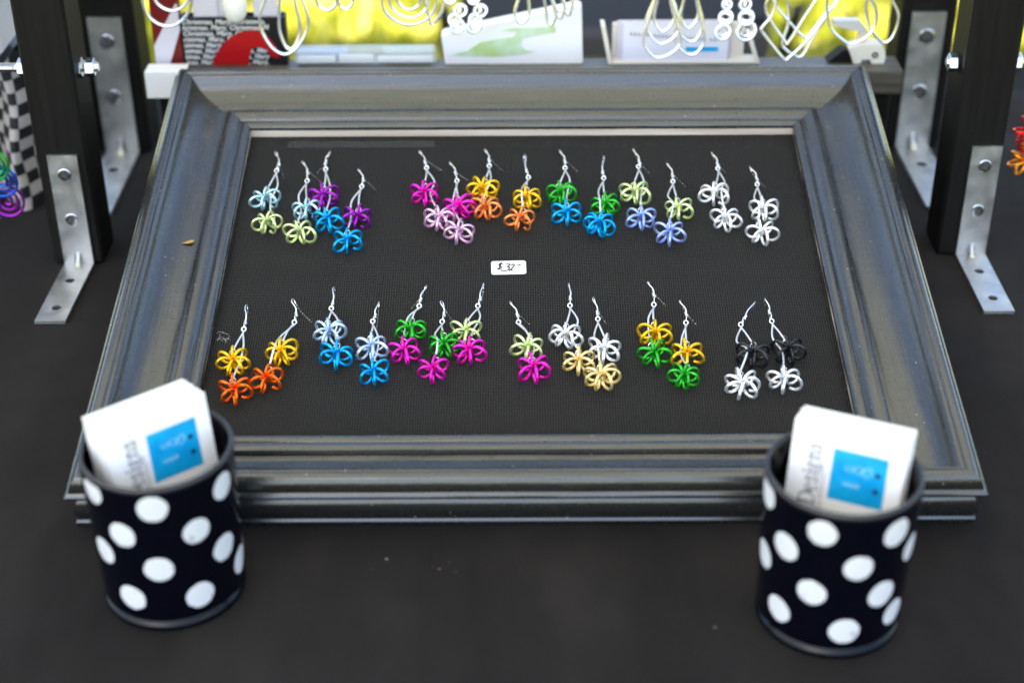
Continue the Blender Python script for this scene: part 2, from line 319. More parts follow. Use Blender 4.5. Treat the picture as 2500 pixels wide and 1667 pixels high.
# ------------------------------------------------------------------ mesh helpers
class MB:
    def __init__(self):
        self.v = []
        self.f = []

    def add(self, vs, fs):
        o = len(self.v)
        self.v += [tuple(p) for p in vs]
        self.f += [tuple(i + o for i in f) for f in fs]
        return self

    def box(self, a, b):
        x0, y0, z0 = a
        x1, y1, z1 = b
        return self.add([(x0, y0, z0), (x1, y0, z0), (x1, y1, z0), (x0, y1, z0), (x0, y0, z1), (x1, y0, z1), (x1, y1, z1), (x0, y1, z1)],
                        [(0, 3, 2, 1), (4, 5, 6, 7), (0, 1, 5, 4), (1, 2, 6, 5), (2, 3, 7, 6), (3, 0, 4, 7)])

    def bevel_box(self, a, b, r):
        # box with all twelve edges chamfered
        x0, y0, z0 = a
        x1, y1, z1 = b
        vs, idx = [], {}
        for sx in (0, 1):
            for sy in (0, 1):
                for sz in (0, 1):
                    c = ((x0, x1)[sx], (y0, y1)[sy], (z0, z1)[sz])
                    d = (r if sx == 0 else -r, r if sy == 0 else -r, r if sz == 0 else -r)
                    for ax in range(3):
                        p = list(c)
                        for k in range(3):
                            if k != ax:
                                p[k] += d[k]
                        idx[(sx, sy, sz, ax)] = len(vs)
                        vs.append(tuple(p))
        fs = []
        for ax in range(3):
            o = [k for k in range(3) if k != ax]
            for s in (0, 1):
                q = []
                for (a1, b1) in ((0, 0), (1, 0), (1, 1), (0, 1)):
                    k = [0, 0, 0]
                    k[ax], k[o[0]], k[o[1]] = s, a1, b1
                    q.append(idx[(*k, ax)])
                fs.append(tuple(q))
            for a1 in (0, 1):
                for b1 in (0, 1):
                    q = []
                    for (s, nrm) in ((0, o[0]), (1, o[0]), (1, o[1]), (0, o[1])):
                        k = [0, 0, 0]
                        k[ax], k[o[0]], k[o[1]] = s, a1, b1
                        q.append(idx[(*k, nrm)])
                    fs.append(tuple(q))
        for sx in (0, 1):
            for sy in (0, 1):
                for sz in (0, 1):
                    fs.append(tuple(idx[(sx, sy, sz, ax)] for ax in range(3)))
        return self.add(vs, fs)

    def tube(self, pts, r, seg=8, closed=False, caps=True):
        P = [Vector(p) for p in pts]
        n = len(P)
        rad = r if isinstance(r, (list, tuple)) else [r] * n
        T = []
        for i in range(n):
            a = P[(i - 1) % n] if closed or i > 0 else P[i]
            b = P[(i + 1) % n] if closed or i < n - 1 else P[i]
            d = b - a
            T.append(d.normalized() if d.length > 1e-12 else Vector((0, 0, 1)))
        ref = Vector((0, 0, 1)) if abs(T[0].z) < 0.9 else Vector((1, 0, 0))
        N = (ref - T[0] * ref.dot(T[0])).normalized()
        frames = []
        for i in range(n):
            N = N - T[i] * N.dot(T[i])
            N = N.normalized() if N.length > 1e-9 else T[i].orthogonal().normalized()
            frames.append((N.copy(), T[i].cross(N)))
        vs, fs = [], []
        for i in range(n):
            a, b = frames[i]
            for k in range(seg):
                t = 2 * PI * k / seg
                vs.append(P[i] + (a * math.cos(t) + b * math.sin(t)) * rad[i])
        m_ = n if closed else n - 1
        for i in range(m_):
            j = (i + 1) % n
            off = 0
            if closed and j == 0:
                a0 = frames[0][0]
                best = min(range(seg), key=lambda q: ((frames[i][0] * math.cos(2 * PI * q / seg) + frames[i][1] * math.sin(2 * PI * q / seg)) - a0).length)
                off = best
            for k in range(seg):
                k2 = (k + 1) % seg
                if closed and j == 0:
                    fs.append((i * seg + (k + off) % seg, i * seg + (k2 + off) % seg, k2, k))
                else:
                    fs.append((i * seg + k, i * seg + k2, j * seg + k2, j * seg + k))
        if caps and not closed:
            fs.append(tuple(reversed(range(seg))))
            fs.append(tuple((n - 1) * seg + k for k in range(seg)))
        return self.add(vs, fs)

    def lathe(self, prof, seg=48, close_top=True, close_bottom=True):
        vs, fs = [], []
        for (r, z) in prof:
            for k in range(seg):
                t = 2 * PI * k / seg
                vs.append((r * math.cos(t), r * math.sin(t), z))
        for i in range(len(prof) - 1):
            for k in range(seg):
                k2 = (k + 1) % seg
                fs.append((i * seg + k, i * seg + k2, (i + 1) * seg + k2, (i + 1) * seg + k))
        if close_bottom:
            fs.append(tuple(reversed(range(seg))))
        if close_top:
            fs.append(tuple((len(prof) - 1) * seg + k for k in range(seg)))
        return self.add(vs, fs)

    def prism(self, poly, d0, d1, axis='y'):
        # polygon in (x, z) extruded along y, or in (x, y) extruded along z
        n = len(poly)
        if axis == 'y':
            vs = [(p[0], d0, p[1]) for p in poly] + [(p[0], d1, p[1]) for p in poly]
        else:
            vs = [(p[0], p[1], d0) for p in poly] + [(p[0], p[1], d1) for p in poly]
        fs = [tuple(range(n)), tuple(reversed(range(n, 2 * n)))]
        for i in range(n):
            j = (i + 1) % n
            fs.append((i, i + n, j + n, j))
        return self.add(vs, fs)

    def mesh(self, name, material, smooth=True, angle=40):
        me = bpy.data.meshes.new(name)
        me.from_pydata(self.v, [], self.f)
        me.validate()
        if material is not None:
            me.materials.append(material)
        if smooth:
            me.polygons.foreach_set('use_smooth', [True] * len(me.polygons))
            me.set_sharp_from_angle(angle=R(angle))
        me.update()
        return me


def link(name, data, parent=None, loc=None, rot=None):
    o = bpy.data.objects.new(name, data)
    col.objects.link(o)
    if parent is not None:
        o.parent = parent
    if loc is not None:
        o.location = loc
    if rot is not None:
        o.rotation_euler = rot
    return o


def part(name, mb, material, parent=None, smooth=True, angle=40, loc=None, rot=None):
    return link(name, mb.mesh(name, material, smooth, angle), parent, loc, rot)


def tag(o, label, cat, group=None):
    o['label'] = label
    o['category'] = cat
    if group:
        o['group'] = group
    return o


def thing(name, label, cat, loc=(0, 0, 0), rot=(0, 0, 0), group=None):
    return tag(link(name, None, None, loc, rot), label, cat, group)


def smooth_path(pts, per=6, closed=False):
    P = [Vector(p) for p in pts]
    n = len(P)
    out = []
    for i in range(n if closed else n - 1):
        if closed:
            p0, p1, p2, p3 = P[(i - 1) % n], P[i], P[(i + 1) % n], P[(i + 2) % n]
        else:
            p0, p1, p2, p3 = P[max(i - 1, 0)], P[i], P[i + 1], P[min(i + 2, n - 1)]
        for k in range(per):
            t = k / per
            out.append(0.5 * ((2 * p1) + (p2 - p0) * t + (2 * p0 - 5 * p1 + 4 * p2 - p3) * t * t + (3 * p1 - p0 - 3 * p2 + p3) * t ** 3))
    if not closed:
        out.append(P[-1])
    return out


def ribbon(mb, pts, width, z):
    # flat stroke in the xy plane at height z
    P = [Vector((p[0], p[1])) for p in pts]
    n = len(P)
    vs, fs = [], []
    for i in range(n):
        d = (P[min(i + 1, n - 1)] - P[max(i - 1, 0)])
        d = d.normalized() if d.length > 1e-12 else Vector((1, 0))
        nn = Vector((-d.y, d.x)) * width / 2
        if i == 0:
            c = P[i] - d * width * 0.3
        elif i == n - 1:
            c = P[i] + d * width * 0.3
        else:
            c = P[i]
        vs += [(c.x - nn.x, c.y - nn.y, z), (c.x + nn.x, c.y + nn.y, z)]
    for i in range(n - 1):
        fs.append((2 * i, 2 * i + 2, 2 * i + 3, 2 * i + 1))
    mb.add(vs, fs)


def rounded_rect(x0, y0, x1, y1, r, k=5):
    out = []
    for cx, cy, a in ((x1 - r, y1 - r, 0), (x0 + r, y1 - r, 90), (x0 + r, y0 + r, 180), (x1 - r, y0 + r, 270)):
        for i in range(k + 1):
            t = R(a + 90 * i / k)
            out.append((cx + r * math.cos(t), cy + r * math.sin(t)))
    return out


def text_mesh(s, size, shear=0.0, bold=0.0):
    cu = bpy.data.curves.new('lettering', 'FONT')
    cu.body = s
    cu.size = size
    cu.shear = shear
    cu.offset = bold
    cu.resolution_u = 2
    o = bpy.data.objects.new('lettering', cu)
    col.objects.link(o)
    dg = bpy.context.evaluated_depsgraph_get()
    me = bpy.data.meshes.new_from_object(o.evaluated_get(dg))
    bpy.data.objects.remove(o)
    bpy.data.curves.remove(cu)
    return me


# ================================================================== SETTING
# lawn, one sheet to the horizon
m_lawn = mat('autumn_lawn', (0.2, 0.2, 0.02), 0.9, spec=0.1)
v = coords(m_lawn)
c1 = noise(m_lawn, v, 5.5, 5, 0.6)
lk(m_lawn, ramp(m_lawn, c1, [(0.34, (0.035, 0.06, 0.003)), (0.46, (0.17, 0.175, 0.006)), (0.56, (0.37, 0.35, 0.03)), (0.7, (0.58, 0.52, 0.2))]), bsdf(m_lawn).inputs['Base Color'])
GZ = -0.75
g = MB()
n = 24
xs = [-400, -60, -12] + [(-6 + 12 * i / (n - 1)) for i in range(n)] + [12, 60, 400]
ys = [-400, -60, -12] + [(-4 + 14 * i / (n - 1)) for i in range(n)] + [20, 80, 600]
vs = [(x, y, GZ + (0.02 * math.sin(x * 1.7 + y) if abs(x) < 7 else 0)) for y in ys for x in xs]
fs = [(j * len(xs) + i, j * len(xs) + i + 1, (j + 1) * len(xs) + i + 1, (j + 1) * len(xs) + i) for j in range(len(ys) - 1) for i in range(len(xs) - 1)]
lawn = part('lawn', g.add(vs, fs), m_lawn)
lawn['kind'] = 'structure'

# grass blades and fallen yellow leaves on the part of the lawn behind the table
NB = 26000
bx = rng.uniform(-2.6, 2.6, NB)
by = rng.uniform(1.7, 6.0, NB)
ang = rng.uniform(0, 2 * PI, NB)
hh = rng.uniform(0.03, 0.075, NB)
ww = rng.uniform(0.004, 0.009, NB)
lx = rng.normal(0, 0.02, NB)
ly = rng.normal(0, 0.02, NB)
bz = GZ + 0.02 * np.sin(bx * 1.7 + by) - 0.004
V3 = np.zeros((NB * 3, 3))
V3[0::3] = np.stack([bx - ww * np.cos(ang), by - ww * np.sin(ang), bz], 1)
V3[1::3] = np.stack([bx + ww * np.cos(ang), by + ww * np.sin(ang), bz], 1)
V3[2::3] = np.stack([bx + lx, by + ly, bz + hh], 1)
me = bpy.data.meshes.new('grass')
me.vertices.add(NB * 3)
me.vertices.foreach_set('co', V3.ravel())
me.loops.add(NB * 3)
me.loops.foreach_set('vertex_index', np.arange(NB * 3))
me.polygons.add(NB)
me.polygons.foreach_set('loop_start', np.arange(0, NB * 3, 3))
me.polygons.foreach_set('loop_total', np.full(NB, 3))
me.update()
m_grass = mat('yellowing_grass', (0.25, 0.26, 0.01), 0.7, spec=0.2)
gi = nd(m_grass, 'ShaderNodeNewGeometry')
mixn = nd(m_grass, 'ShaderNodeMath', operation='ADD')
lk(m_grass, maprange(m_grass, gi.outputs['Random Per Island'], 0, 1, -0.16, 0.16), mixn.inputs[0])
lk(m_grass, noise(m_grass, coords(m_grass), 5.5, 5, 0.6), mixn.inputs[1])
lk(m_grass, ramp(m_grass, mixn.outputs[0], [(0.32, (0.035, 0.06, 0.003)), (0.46, (0.17, 0.175, 0.006)), (0.57, (0.39, 0.37, 0.035)), (0.72, (0.6, 0.54, 0.22))]), bsdf(m_grass).inputs['Base Color'])
me.materials.append(m_grass)
grass = tag(link('grass', me), 'sunlit yellow-green grass out of focus behind the table', 'grass')
grass['kind'] = 'stuff'

# unseen fabric roof, added and shaped to keep the sun off the table
CZ = 1.55
sh = Vector((sun_dir.x / sun_dir.z, sun_dir.y / sun_dir.z))
shadow = [(-2.3, 0.3), (2.3, 0.3), (2.3, 2.85), (-2.3, 2.85)]
m_roof = bpy.data.materials.new('translucent_shade_fabric')
m_roof.use_nodes = True
nt = m_roof.node_tree
nt.nodes.clear()
dif = nt.nodes.new('ShaderNodeBsdfDiffuse')
dif.inputs['Color'].default_value = (0.8, 0.8, 0.8, 1)
trl = nt.nodes.new('ShaderNodeBsdfTranslucent')
trl.inputs['Color'].default_value = (0.6, 0.6, 0.6, 1)
mx = nt.nodes.new('ShaderNodeMixShader')
mx.inputs[0].default_value = 0.4
om = nt.nodes.new('ShaderNodeOutputMaterial')
nt.links.new(dif.outputs[0], mx.inputs[1])
nt.links.new(trl.outputs[0], mx.inputs[2])
nt.links.new(mx.outputs[0], om.inputs['Surface'])
roof = MB()
roof.add([(x + sh.x * CZ, y + sh.y * CZ, CZ) for x, y in shadow], [(0, 1, 2, 3)])
shade_canopy = part('added_shade_canopy', roof, m_roof, smooth=False)
shade_canopy['kind'] = 'structure'

# tablecloth: top with soft folds and a skirt round all four sides
nx, ny = 170, 110
X0, X1, Y0, Y1 = -0.95, 0.95, 0.12, 1.272
cl = MB()
vs = []


def cloth_z(x, y):
    z = 0.0
    front = max(0.0, min(1.0, (0.535 - y) / 0.09))
    z -= 0.004 * front * (0.5 + 0.5 * math.sin(x * 46 + 1.2 + 3 * math.sin(y * 9)))
    z -= 0.005 * front * (0.5 + 0.5 * math.sin(x * 19 + 0.5))
    side = max(0.0, min(1.0, (abs(x) - 0.325) / 0.06))
    z -= 0.003 * side * (0.5 + 0.5 * math.sin(y * 62 + 4 * x + 1.5 * math.sin(x * 30)))
    return z


for j in range(ny + 1):
    for i in range(nx + 1):
        x = X0 + (X1 - X0) * i / nx
        y = Y0 + (Y1 - Y0) * j / ny
        vs.append((x, y, cloth_z(x, y)))
fs = [(j * (nx + 1) + i, j * (nx + 1) + i + 1, (j + 1) * (nx + 1) + i + 1, (j + 1) * (nx + 1) + i) for j in range(ny) for i in range(nx)]
ring = [j * (nx + 1) for j in range(ny, 0, -1)] + list(range(nx)) + [j * (nx + 1) + nx for j in range(ny)] + [ny * (nx + 1) + i for i in range(nx, 0, -1)]
cxy = ((X0 + X1) / 2, (Y0 + Y1) / 2)
base = len(vs)
for lev, zz in enumerate((-0.012, -0.2, -0.72)):
    for q, i in enumerate(ring):
        p = vs[i]
        s = (0.008, 0.02, 0.035)[lev] + (0, 0.012, 0.03)[lev] * math.sin(q * 0.55)
        dx = s if abs(p[0] - X1) < 1e-6 else (-s if abs(p[0] - X0) < 1e-6 else 0)
        dy = s if abs(p[1] - Y1) < 1e-6 else (-s if abs(p[1] - Y0) < 1e-6 else 0)
        vs.append((p[0] + dx, p[1] + dy, zz))
L = len(ring)
for lev in range(3):
    for q in range(L):
        q2 = (q + 1) % L
        a = [ring[q], ring[q2]] if lev == 0 else [base + (lev - 1) * L + q, base + (lev - 1) * L + q2]
        b = [base + lev * L + q, base + lev * L + q2]
        fs.append((a[0], b[0], b[1], a[1]))
tag(part('tablecloth', cl.add(vs, fs), m_cloth, angle=60), 'plain black cloth covering the table under everything', 'tablecloth')

# ================================================================== PICTURE FRAME
W2 = 0.45719 / 2
LEN = 0.36746
FLOC = Vector((0.00636, 0.63869, 0.0006))
FROT = Euler((R(12.15), 0, R(-0.1215)), 'XYZ')
MN = 0.0095
frame = thing('picture_frame', 'wide black moulded picture frame propped up with a black wire screen inside', 'picture frame', FLOC, FROT)
PROF = [(54.4, 0.0), (6, 0.0), (2.4, 0.2), (1.9, 1.2), (2.0, 2.2), (3.2, 3.0), (3.3, 4.2), (2.5, 5.6), (2.4, 8.0), (3.0, 10.0), (4.4, 11.6), (6.4, 12.6),
        (6.8, 13.4), (6.8, 15.0), (3.0, 15.8), (0.7, 16.3), (0.0, 17.2), (0.1, 18.4), (1.0, 19.4), (2.2, 20.0), (2.6, 21.6), (3.4, 24.0), (4.8, 26.2), (6.6, 27.6),
        (8.6, 28.0), (10.4, 27.5), (11.2, 26.6), (11.9, 26.5), (12.8, 26.6), (13.6, 26.0), (15.0, 23.6), (17.0, 20.8), (20, 17.9), (24, 15.4), (28.5, 13.7), (33, 12.8), (37.4, 12.4),
        (38.0, 12.6), (38.3, 14.2), (39.4, 15.7), (41.4, 16.3), (43.6, 16.2), (45.8, 15.4), (47.4, 14.2), (48.0, 13.2), (48.6, 12.9), (49.2, 13.4), (50.6, 13.9), (52.6, 13.8), (54.2, 13.1), (55, 12.0), (55, 10.2), (54.4, 9.8), (54.4, 0.0)]
PROF = [(u, h * 1.4 if h <= 12.6 and u < 20 else (h + 5 if h > 9 else h)) for u, h in PROF]
KB, KT = 48 / 55, 50 / 55


def rail(which):
    mb = MB()
    vs, fs = [], []
    nseg = 14
    for i in range(nseg + 1):
        t = i / nseg
        for k, (u, h) in enumerate(PROF):
            u, h = u / 1000, h / 1000
            wob = 0.00022 * math.sin(k * 1.7 + i * 2.1) if 0 < i < nseg and k > 15 else 0
            if which in ('bottom', 'top'):
                xx = (-W2 + u) * (1 - t) + (W2 - u) * t
                yy = u * KB if which == 'bottom' else LEN - u * KT
            else:
                xx = -W2 + u if which == 'left' else W2 - u
                yy = (u * KB) * (1 - t) + (LEN - u * KT) * t
            vs.append((xx, yy, h + wob * 0.5))
    K = len(PROF)
    flip = which in ('bottom', 'right')
    for i in range(nseg):
        for k in range(K - 1):
            f = (i * K + k, i * K + k + 1, (i + 1) * K + k + 1, (i + 1) * K + k)
            fs.append(f if flip else tuple(reversed(f)))
    return mb.add(vs, fs)


part('bottom_rail', rail('bottom'), m_frame_h, frame, angle=32)
part('top_rail', rail('top'), m_frame_h, frame, angle=32)
part('side_rail', rail('left'), m_frame_v, frame, angle=32)
part('side_rail', rail('right'), m_frame_v, frame, angle=32)
ix, iy0, iy1 = W2 - 0.055, 0.048, LEN - 0.050
for nm, a, b in (('rabbet_strip', (-ix - 0.0004, iy1 + 0.0002, 0.0100), (ix + 0.0004, iy1 + 0.004, 0.0146)),
                 ('rabbet_strip', (-ix - 0.0004, iy0 - 0.004, 0.0100), (ix + 0.0004, iy0 - 0.0002, 0.0146)),
                 ('rabbet_strip', (-ix - 0.004, iy0, 0.0100), (-ix - 0.0006, iy1, 0.0146)),
                 ('rabbet_strip', (ix + 0.0006, iy0, 0.0100), (ix + 0.004, iy1, 0.0146))):
    part(nm, MB().box(a, b), m_rawwood, frame, smooth=False)

# woven wire screen, every wire over and under its neighbours
PT = 0.00138
sx0, sx1, sy0, sy1 = -ix - 0.003, ix + 0.003, iy0 - 0.003, iy1 + 0.003
ncx, ncy = int((sx1 - sx0) / PT), int((sy1 - sy0) / PT)
allv, allf = [], []
off = 0
for direction in (0, 1):
    nw, npnt = (ncy, ncx) if direction == 0 else (ncx, ncy)
    w_, p_ = np.meshgrid(np.arange(nw), np.arange(npnt), indexing='ij')
    along = (p_ + 0.5) * PT
    across = (w_ + 0.5) * PT + 0.00012 * np.sin(p_ * 0.045 + w_ * 0.31) + 0.00003 * rng.standard_normal(w_.shape)
    sgn = np.where((w_ + p_) % 2 == 0, 1.0, -1.0) * (1 if direction == 0 else -1)
    sagx = sx0 + (along if direction == 0 else across)
    sagy = sy0 + (across if direction == 0 else along)
    hz = MN + 0.00022 * sgn + 0.0004 * np.sin(sagx * 41 + 1.3 * np.sin(sagy * 30)) * np.sin(sagy * 37 + 0.8)
    a = 0.00029 if direction == 0 else 0.00024
    ringpts = [(0, 0.00021), (a, 0), (0, -0.00021), (-a, 0)]
    V = np.zeros((nw, npnt, 4, 3))
    for q, (da, dz) in enumerate(ringpts):
        if direction == 0:
            V[:, :, q, 0] = sx0 + along
            V[:, :, q, 1] = sy0 + across + da
        else:
            V[:, :, q, 0] = sx0 + across - da
            V[:, :, q, 1] = sy0 + along
        V[:, :, q, 2] = hz + dz
    idx = off + np.arange(nw * npnt * 4).reshape(nw, npnt, 4)
    for q in range(4):
        q2 = (q + 1) % 4
        F4 = np.stack([idx[:, :-1, q], idx[:, :-1, q2], idx[:, 1:, q2], idx[:, 1:, q]], -1)
        allf.append(F4.reshape(-1, 4))
    allv.append(V.reshape(-1, 3))
    off += nw * npnt * 4
VV, FF = np.concatenate(allv), np.concatenate(allf)
me = bpy.data.meshes.new('wire_screen')
me.vertices.add(len(VV))
me.vertices.foreach_set('co', VV.ravel())
me.loops.add(len(FF) * 4)
me.loops.foreach_set('vertex_index', FF.ravel())
me.polygons.add(len(FF))
me.polygons.foreach_set('loop_start', np.arange(0, len(FF) * 4, 4))
me.polygons.foreach_set('loop_total', np.full(len(FF), 4))
me.polygons.foreach_set('use_smooth', np.ones(len(FF), dtype=bool))
me.update()
me.materials.append(m_mesh)
screen = link('wire_screen', me, frame)
screen['kind'] = 'stuff'

FM = Matrix.LocRotScale(FLOC, FROT, None)


def on_frame(x, v, n):
    return FM @ Vector((x / 1000, v / 1000, n))


# strip of clear tape left on the screen under the top rail
m_tape = mat('clear_tape', (0.10, 0.10, 0.11), 0.3, alpha=0.22)
tp = MB()
for i in range(13):
    x = -0.047 + 0.094 * i / 12
    z = 0.0006 + 0.0002 * math.sin(i * 1.9)
    tp.v += [(x, -0.0035, z), (x, 0.0035, z + 0.0001)]
tp.f = [(2 * i, 2 * i + 2, 2 * i + 3, 2 * i + 1) for i in range(12)]
tag(part('tape_strip', tp, m_tape, None, loc=on_frame(-102.3, 308.2, MN + 0.0006), rot=FROT), 'strip of dull clear tape along the top of the wire screen', 'tape')

# ================================================================== EARRINGS
WR = 0.00088


def petal_mesh(c, k):
    mb = MB()
    pts = []
    rc, a, b = 0.0053, 0.0043, 0.0042 + 0.0002 * k
    N = 22
    for i in range(N + 1):
        t = i / N
        th = PI + 2 * PI * t
        pts.append((rc + a * math.cos(th), 0.0008 * (t - 0.5) * 2, b * math.sin(th) + 0.0002))
    if k == 2:                                  # the cut end of the coil stays open
        pts = pts[4:]
    mb.tube(pts, WR, 8)
    return mb.mesh('petal', wire_mat(c))


PETALS = {}


def flower(parent, c, loc, count, spin, rot=None, scale=1.0):
    if c not in PETALS:
        hub = MB().tube([(0.0009 * math.cos(t), 0.0009 * math.sin(t), 0.0006 * math.sin(t * 0.5)) for t in [0.6 * q for q in range(10)]], WR * 0.8, 6)
        PETALS[c] = ([petal_mesh(c, k) for k in range(3)], hub.mesh('flower', wire_mat(c)))
    pm, hub = PETALS[c]
    fl = link('flower', hub, parent, loc, rot)
    fl.scale = (scale,) * 3
    for i in range(count):
        k = 2 if i == count - 2 and random.random() < 0.5 else random.choice((0, 1))
        a = spin + 2 * PI * i / count + random.uniform(-0.14, 0.14)
        p = link('petal', pm[k], fl, (0, 0, random.uniform(-0.0003, 0.0003)),
                 (random.uniform(-0.08, 0.08), random.uniform(-0.12, 0.06), a))
        s = random.uniform(0.9, 1.06)
        p.scale = (s, s, random.uniform(0.95, 1.05))
    return fl


def torus_pts(c, r, ax1, ax2, n=14):
    return [Vector(c) + Vector(ax1) * r * math.cos(2 * PI * i / n) + Vector(ax2) * r * math.sin(2 * PI * i / n) for i in range(n)]


ROWN = {0: 'upper', 1: 'lower'}
for i, (cu_, cl_, t_, b_, r_, uf, lf, nd_) in enumerate(EARRINGS):
    row = 0 if i < 14 else 1
    side = 'left' if i % 2 == 0 else 'right'
    base = on_frame(uf[0], uf[1], MN)
    cn, ln = SAY.get(cu_, cu_), SAY.get(cl_, cl_)
    if cu_ == cl_:
        lab = 'all white double flower earring, %s of its pair in the %s row' % (side, ROWN[row])
    else:
        lab = '%s over %s wire flower earring, %s of its pair in the %s row' % (cn, ln, side, ROWN[row])
    e = thing('flower_earring', lab, 'earring', base, FROT, 'wire flower earrings hooked on the black screen')

    def loc(p, n):
        return Vector(((p[0] - uf[0]) / 1000, (p[1] - uf[1]) / 1000, n))

    T, B_, Rg, Lf, Nd = loc(t_, 0.0016), loc(b_, 0.0021), loc(r_, 0.0022), loc(lf, 0), loc(nd_, -0.0016)
    # ear wire: coil end, bow, then the needle pushed down through the screen
    dirn = (T - B_)
    sidev = Vector((dirn.y, -dirn.x, 0)).normalized() * (1 if Nd.x > T.x else -1)
    straight = (Nd - T).xy.length < 0.0045 or abs(Nd.x - T.x) < 0.0012
    bow = 0.0006 if straight else 0.0013
    p1 = B_ + dirn * 0.3 + Vector((0, 0, 0.0018)) + sidev * 0.0004
    p2 = B_ + dirn * 0.72 + Vector((0, 0, 0.0022)) - sidev * bow
    nx_ = T + (Nd - T) * 0.10 + Vector((0, 0, -0.0012)) + dirn.normalized() * 0.0004
    pts = smooth_path([B_, p1, p2, T + Vector((0, 0, 0.0006)), nx_, T + (Nd - T) * 0.4 + Vector((0, 0, -0.0024)), Nd], 5)
    part('ear_hook', MB().tube(pts, 0.00040, 6), m_silver, e)
    dn = dirn.normalized()
    bead = MB()
    bead.tube([B_ - dn * 0.0018, B_ - dn * 0.0013, B_ - dn * 0.0004, B_ + dn * 0.0002, B_ + dn * 0.0004, B_ + dn * 0.002], [0.0005, 0.0012, 0.0012, 0.0006, 0.0009, 0.0009], 8)
    part('bead', bead, m_silver, e)
    # ring joining hook and strands
    mid = Rg
    a1 = Vector((1, 0.15, 0)).normalized()
    rr = 0.0012
    rng_mb = MB().tube(torus_pts(mid + Vector((0, 0.0004, 0)), rr, a1, Vector((-0.1, 0.8, 0.5)).normalized()), 0.00042, 6, closed=True)
    lk2 = (B_ + mid) / 2
    rng_mb.tube(torus_pts(lk2, max(0.0009, (B_ - mid).length * 0.28), (mid - B_).normalized(), Vector((0, 0, 1))), 0.00034, 6, closed=True)
    part('jump_ring', rng_mb, m_silver, e)
    # two strands of aluminium wire
    spin_u = PI / 2 + random.uniform(-0.22, 0.22)
    spin_l = PI / 2 + random.uniform(-0.3, 0.3)
    toU = (Rg - Vector((0, 0, 0))).normalized()
    aU = Vector((math.cos(spin_u), math.sin(spin_u), 0)) * 0.0062 + Vector((0, 0, 0.0072))
    start = Rg - Vector((0, 0.0012, 0))
    d = aU - start
    perp = Vector((-d.y, d.x, 0)).normalized()
    sgn = -1 if lf[0] > uf[0] else 1
    s1 = smooth_path([start + perp * -0.0004 * sgn, start + d * 0.5 - perp * 0.0005 * sgn + Vector((0, 0, 0.001)), aU], 5)
    part('short_strand', MB().tube(s1, 0.00056, 6), m_alu, e)
    cl3 = Lf + Vector((0, 0, 0.0050))
    aL = Lf + Vector((math.cos(spin_l), math.sin(spin_l), 0)) * 0.0062 + Vector((0, 0, 0.0070))
    d = aL - start
    perp = Vector((-d.y, d.x, 0)).normalized()
    # the long strand slips past the upper flower's centre
    off = perp * 0.0034 * (1 if perp.x * (-sgn) > 0 else -1)
    over = 0.0098 if random.random() < 0.35 else 0.0058
    mids = [start + d * 0.4 + off * 0.75 + Vector((0, 0, 0.0025)),
            Vector((0, 0, 0)) + Vector((0.0036 * -sgn, -0.001, over))]
    s2 = smooth_path([start + perp * 0.0004 * sgn] + mids + [aL + Vector((0, 0.001, 0.0004))], 6)
    part('long_strand', MB().tube(s2, 0.00056, 6), m_alu, e)
    # small loops that catch one petal each
    for q in (aU, aL):
        part('loop', MB().tube(torus_pts(q + Vector((0, -0.0002, -0.0006)), 0.0016, Vector((1, 0.2, 0.2)).normalized(), Vector((0, 0.5, 0.85)).normalized(), 12), 0.00034, 6, closed=True), m_silver, e)
    cnt = random.choice((6, 6, 7, 6))
    flower(e, cu_, Vector((0, 0, 0.0052)), random.choice((6, 6, 6, 7)), spin_u, (random.uniform(-.12, .12), random.uniform(-.12, .12), 0), random.uniform(0.95, 1.05))
    flower(e, cl_, Lf + Vector((0, 0, 0.0052)), cnt, spin_l, (random.uniform(-.12, .12), random.uniform(-.12, .12), 0), random.uniform(0.95, 1.05))

# ================================================================== PRICE TAG
tg = thing('price_tag', 'small white price sticker reading $32- on the screen', 'price tag', on_frame(-8.48, 187.84, MN + 0.0006), FROT)
rotz = R(1.6)
lbl = MB().prism([(x * math.cos(rotz) - y * math.sin(rotz), x * math.sin(rotz) + y * math.cos(rotz)) for x, y in rounded_rect(-0.0102, -0.0059, 0.0102, 0.0059, 0.0016)], 0, 0.0003, 'z')
part('label', lbl, m_paper, tg, smooth=False)
ink = MB()
for s in TAG_STROKES:
    ribbon(ink, smooth_path([(x / 1000, y / 1000, 0) for x, y in s], 4), 0.00085, 0.00042)
part('handwriting', ink, m_ink, tg, smooth=False)

# ================================================================== CUPS AND CARDS
CUP_AT = [(-0.16203, 0.59557), (0.14688, 0.57435)]
CH_ = 0.083


def cup_r(z):
    return 0.0330 + 0.0021 * (z / CH_)


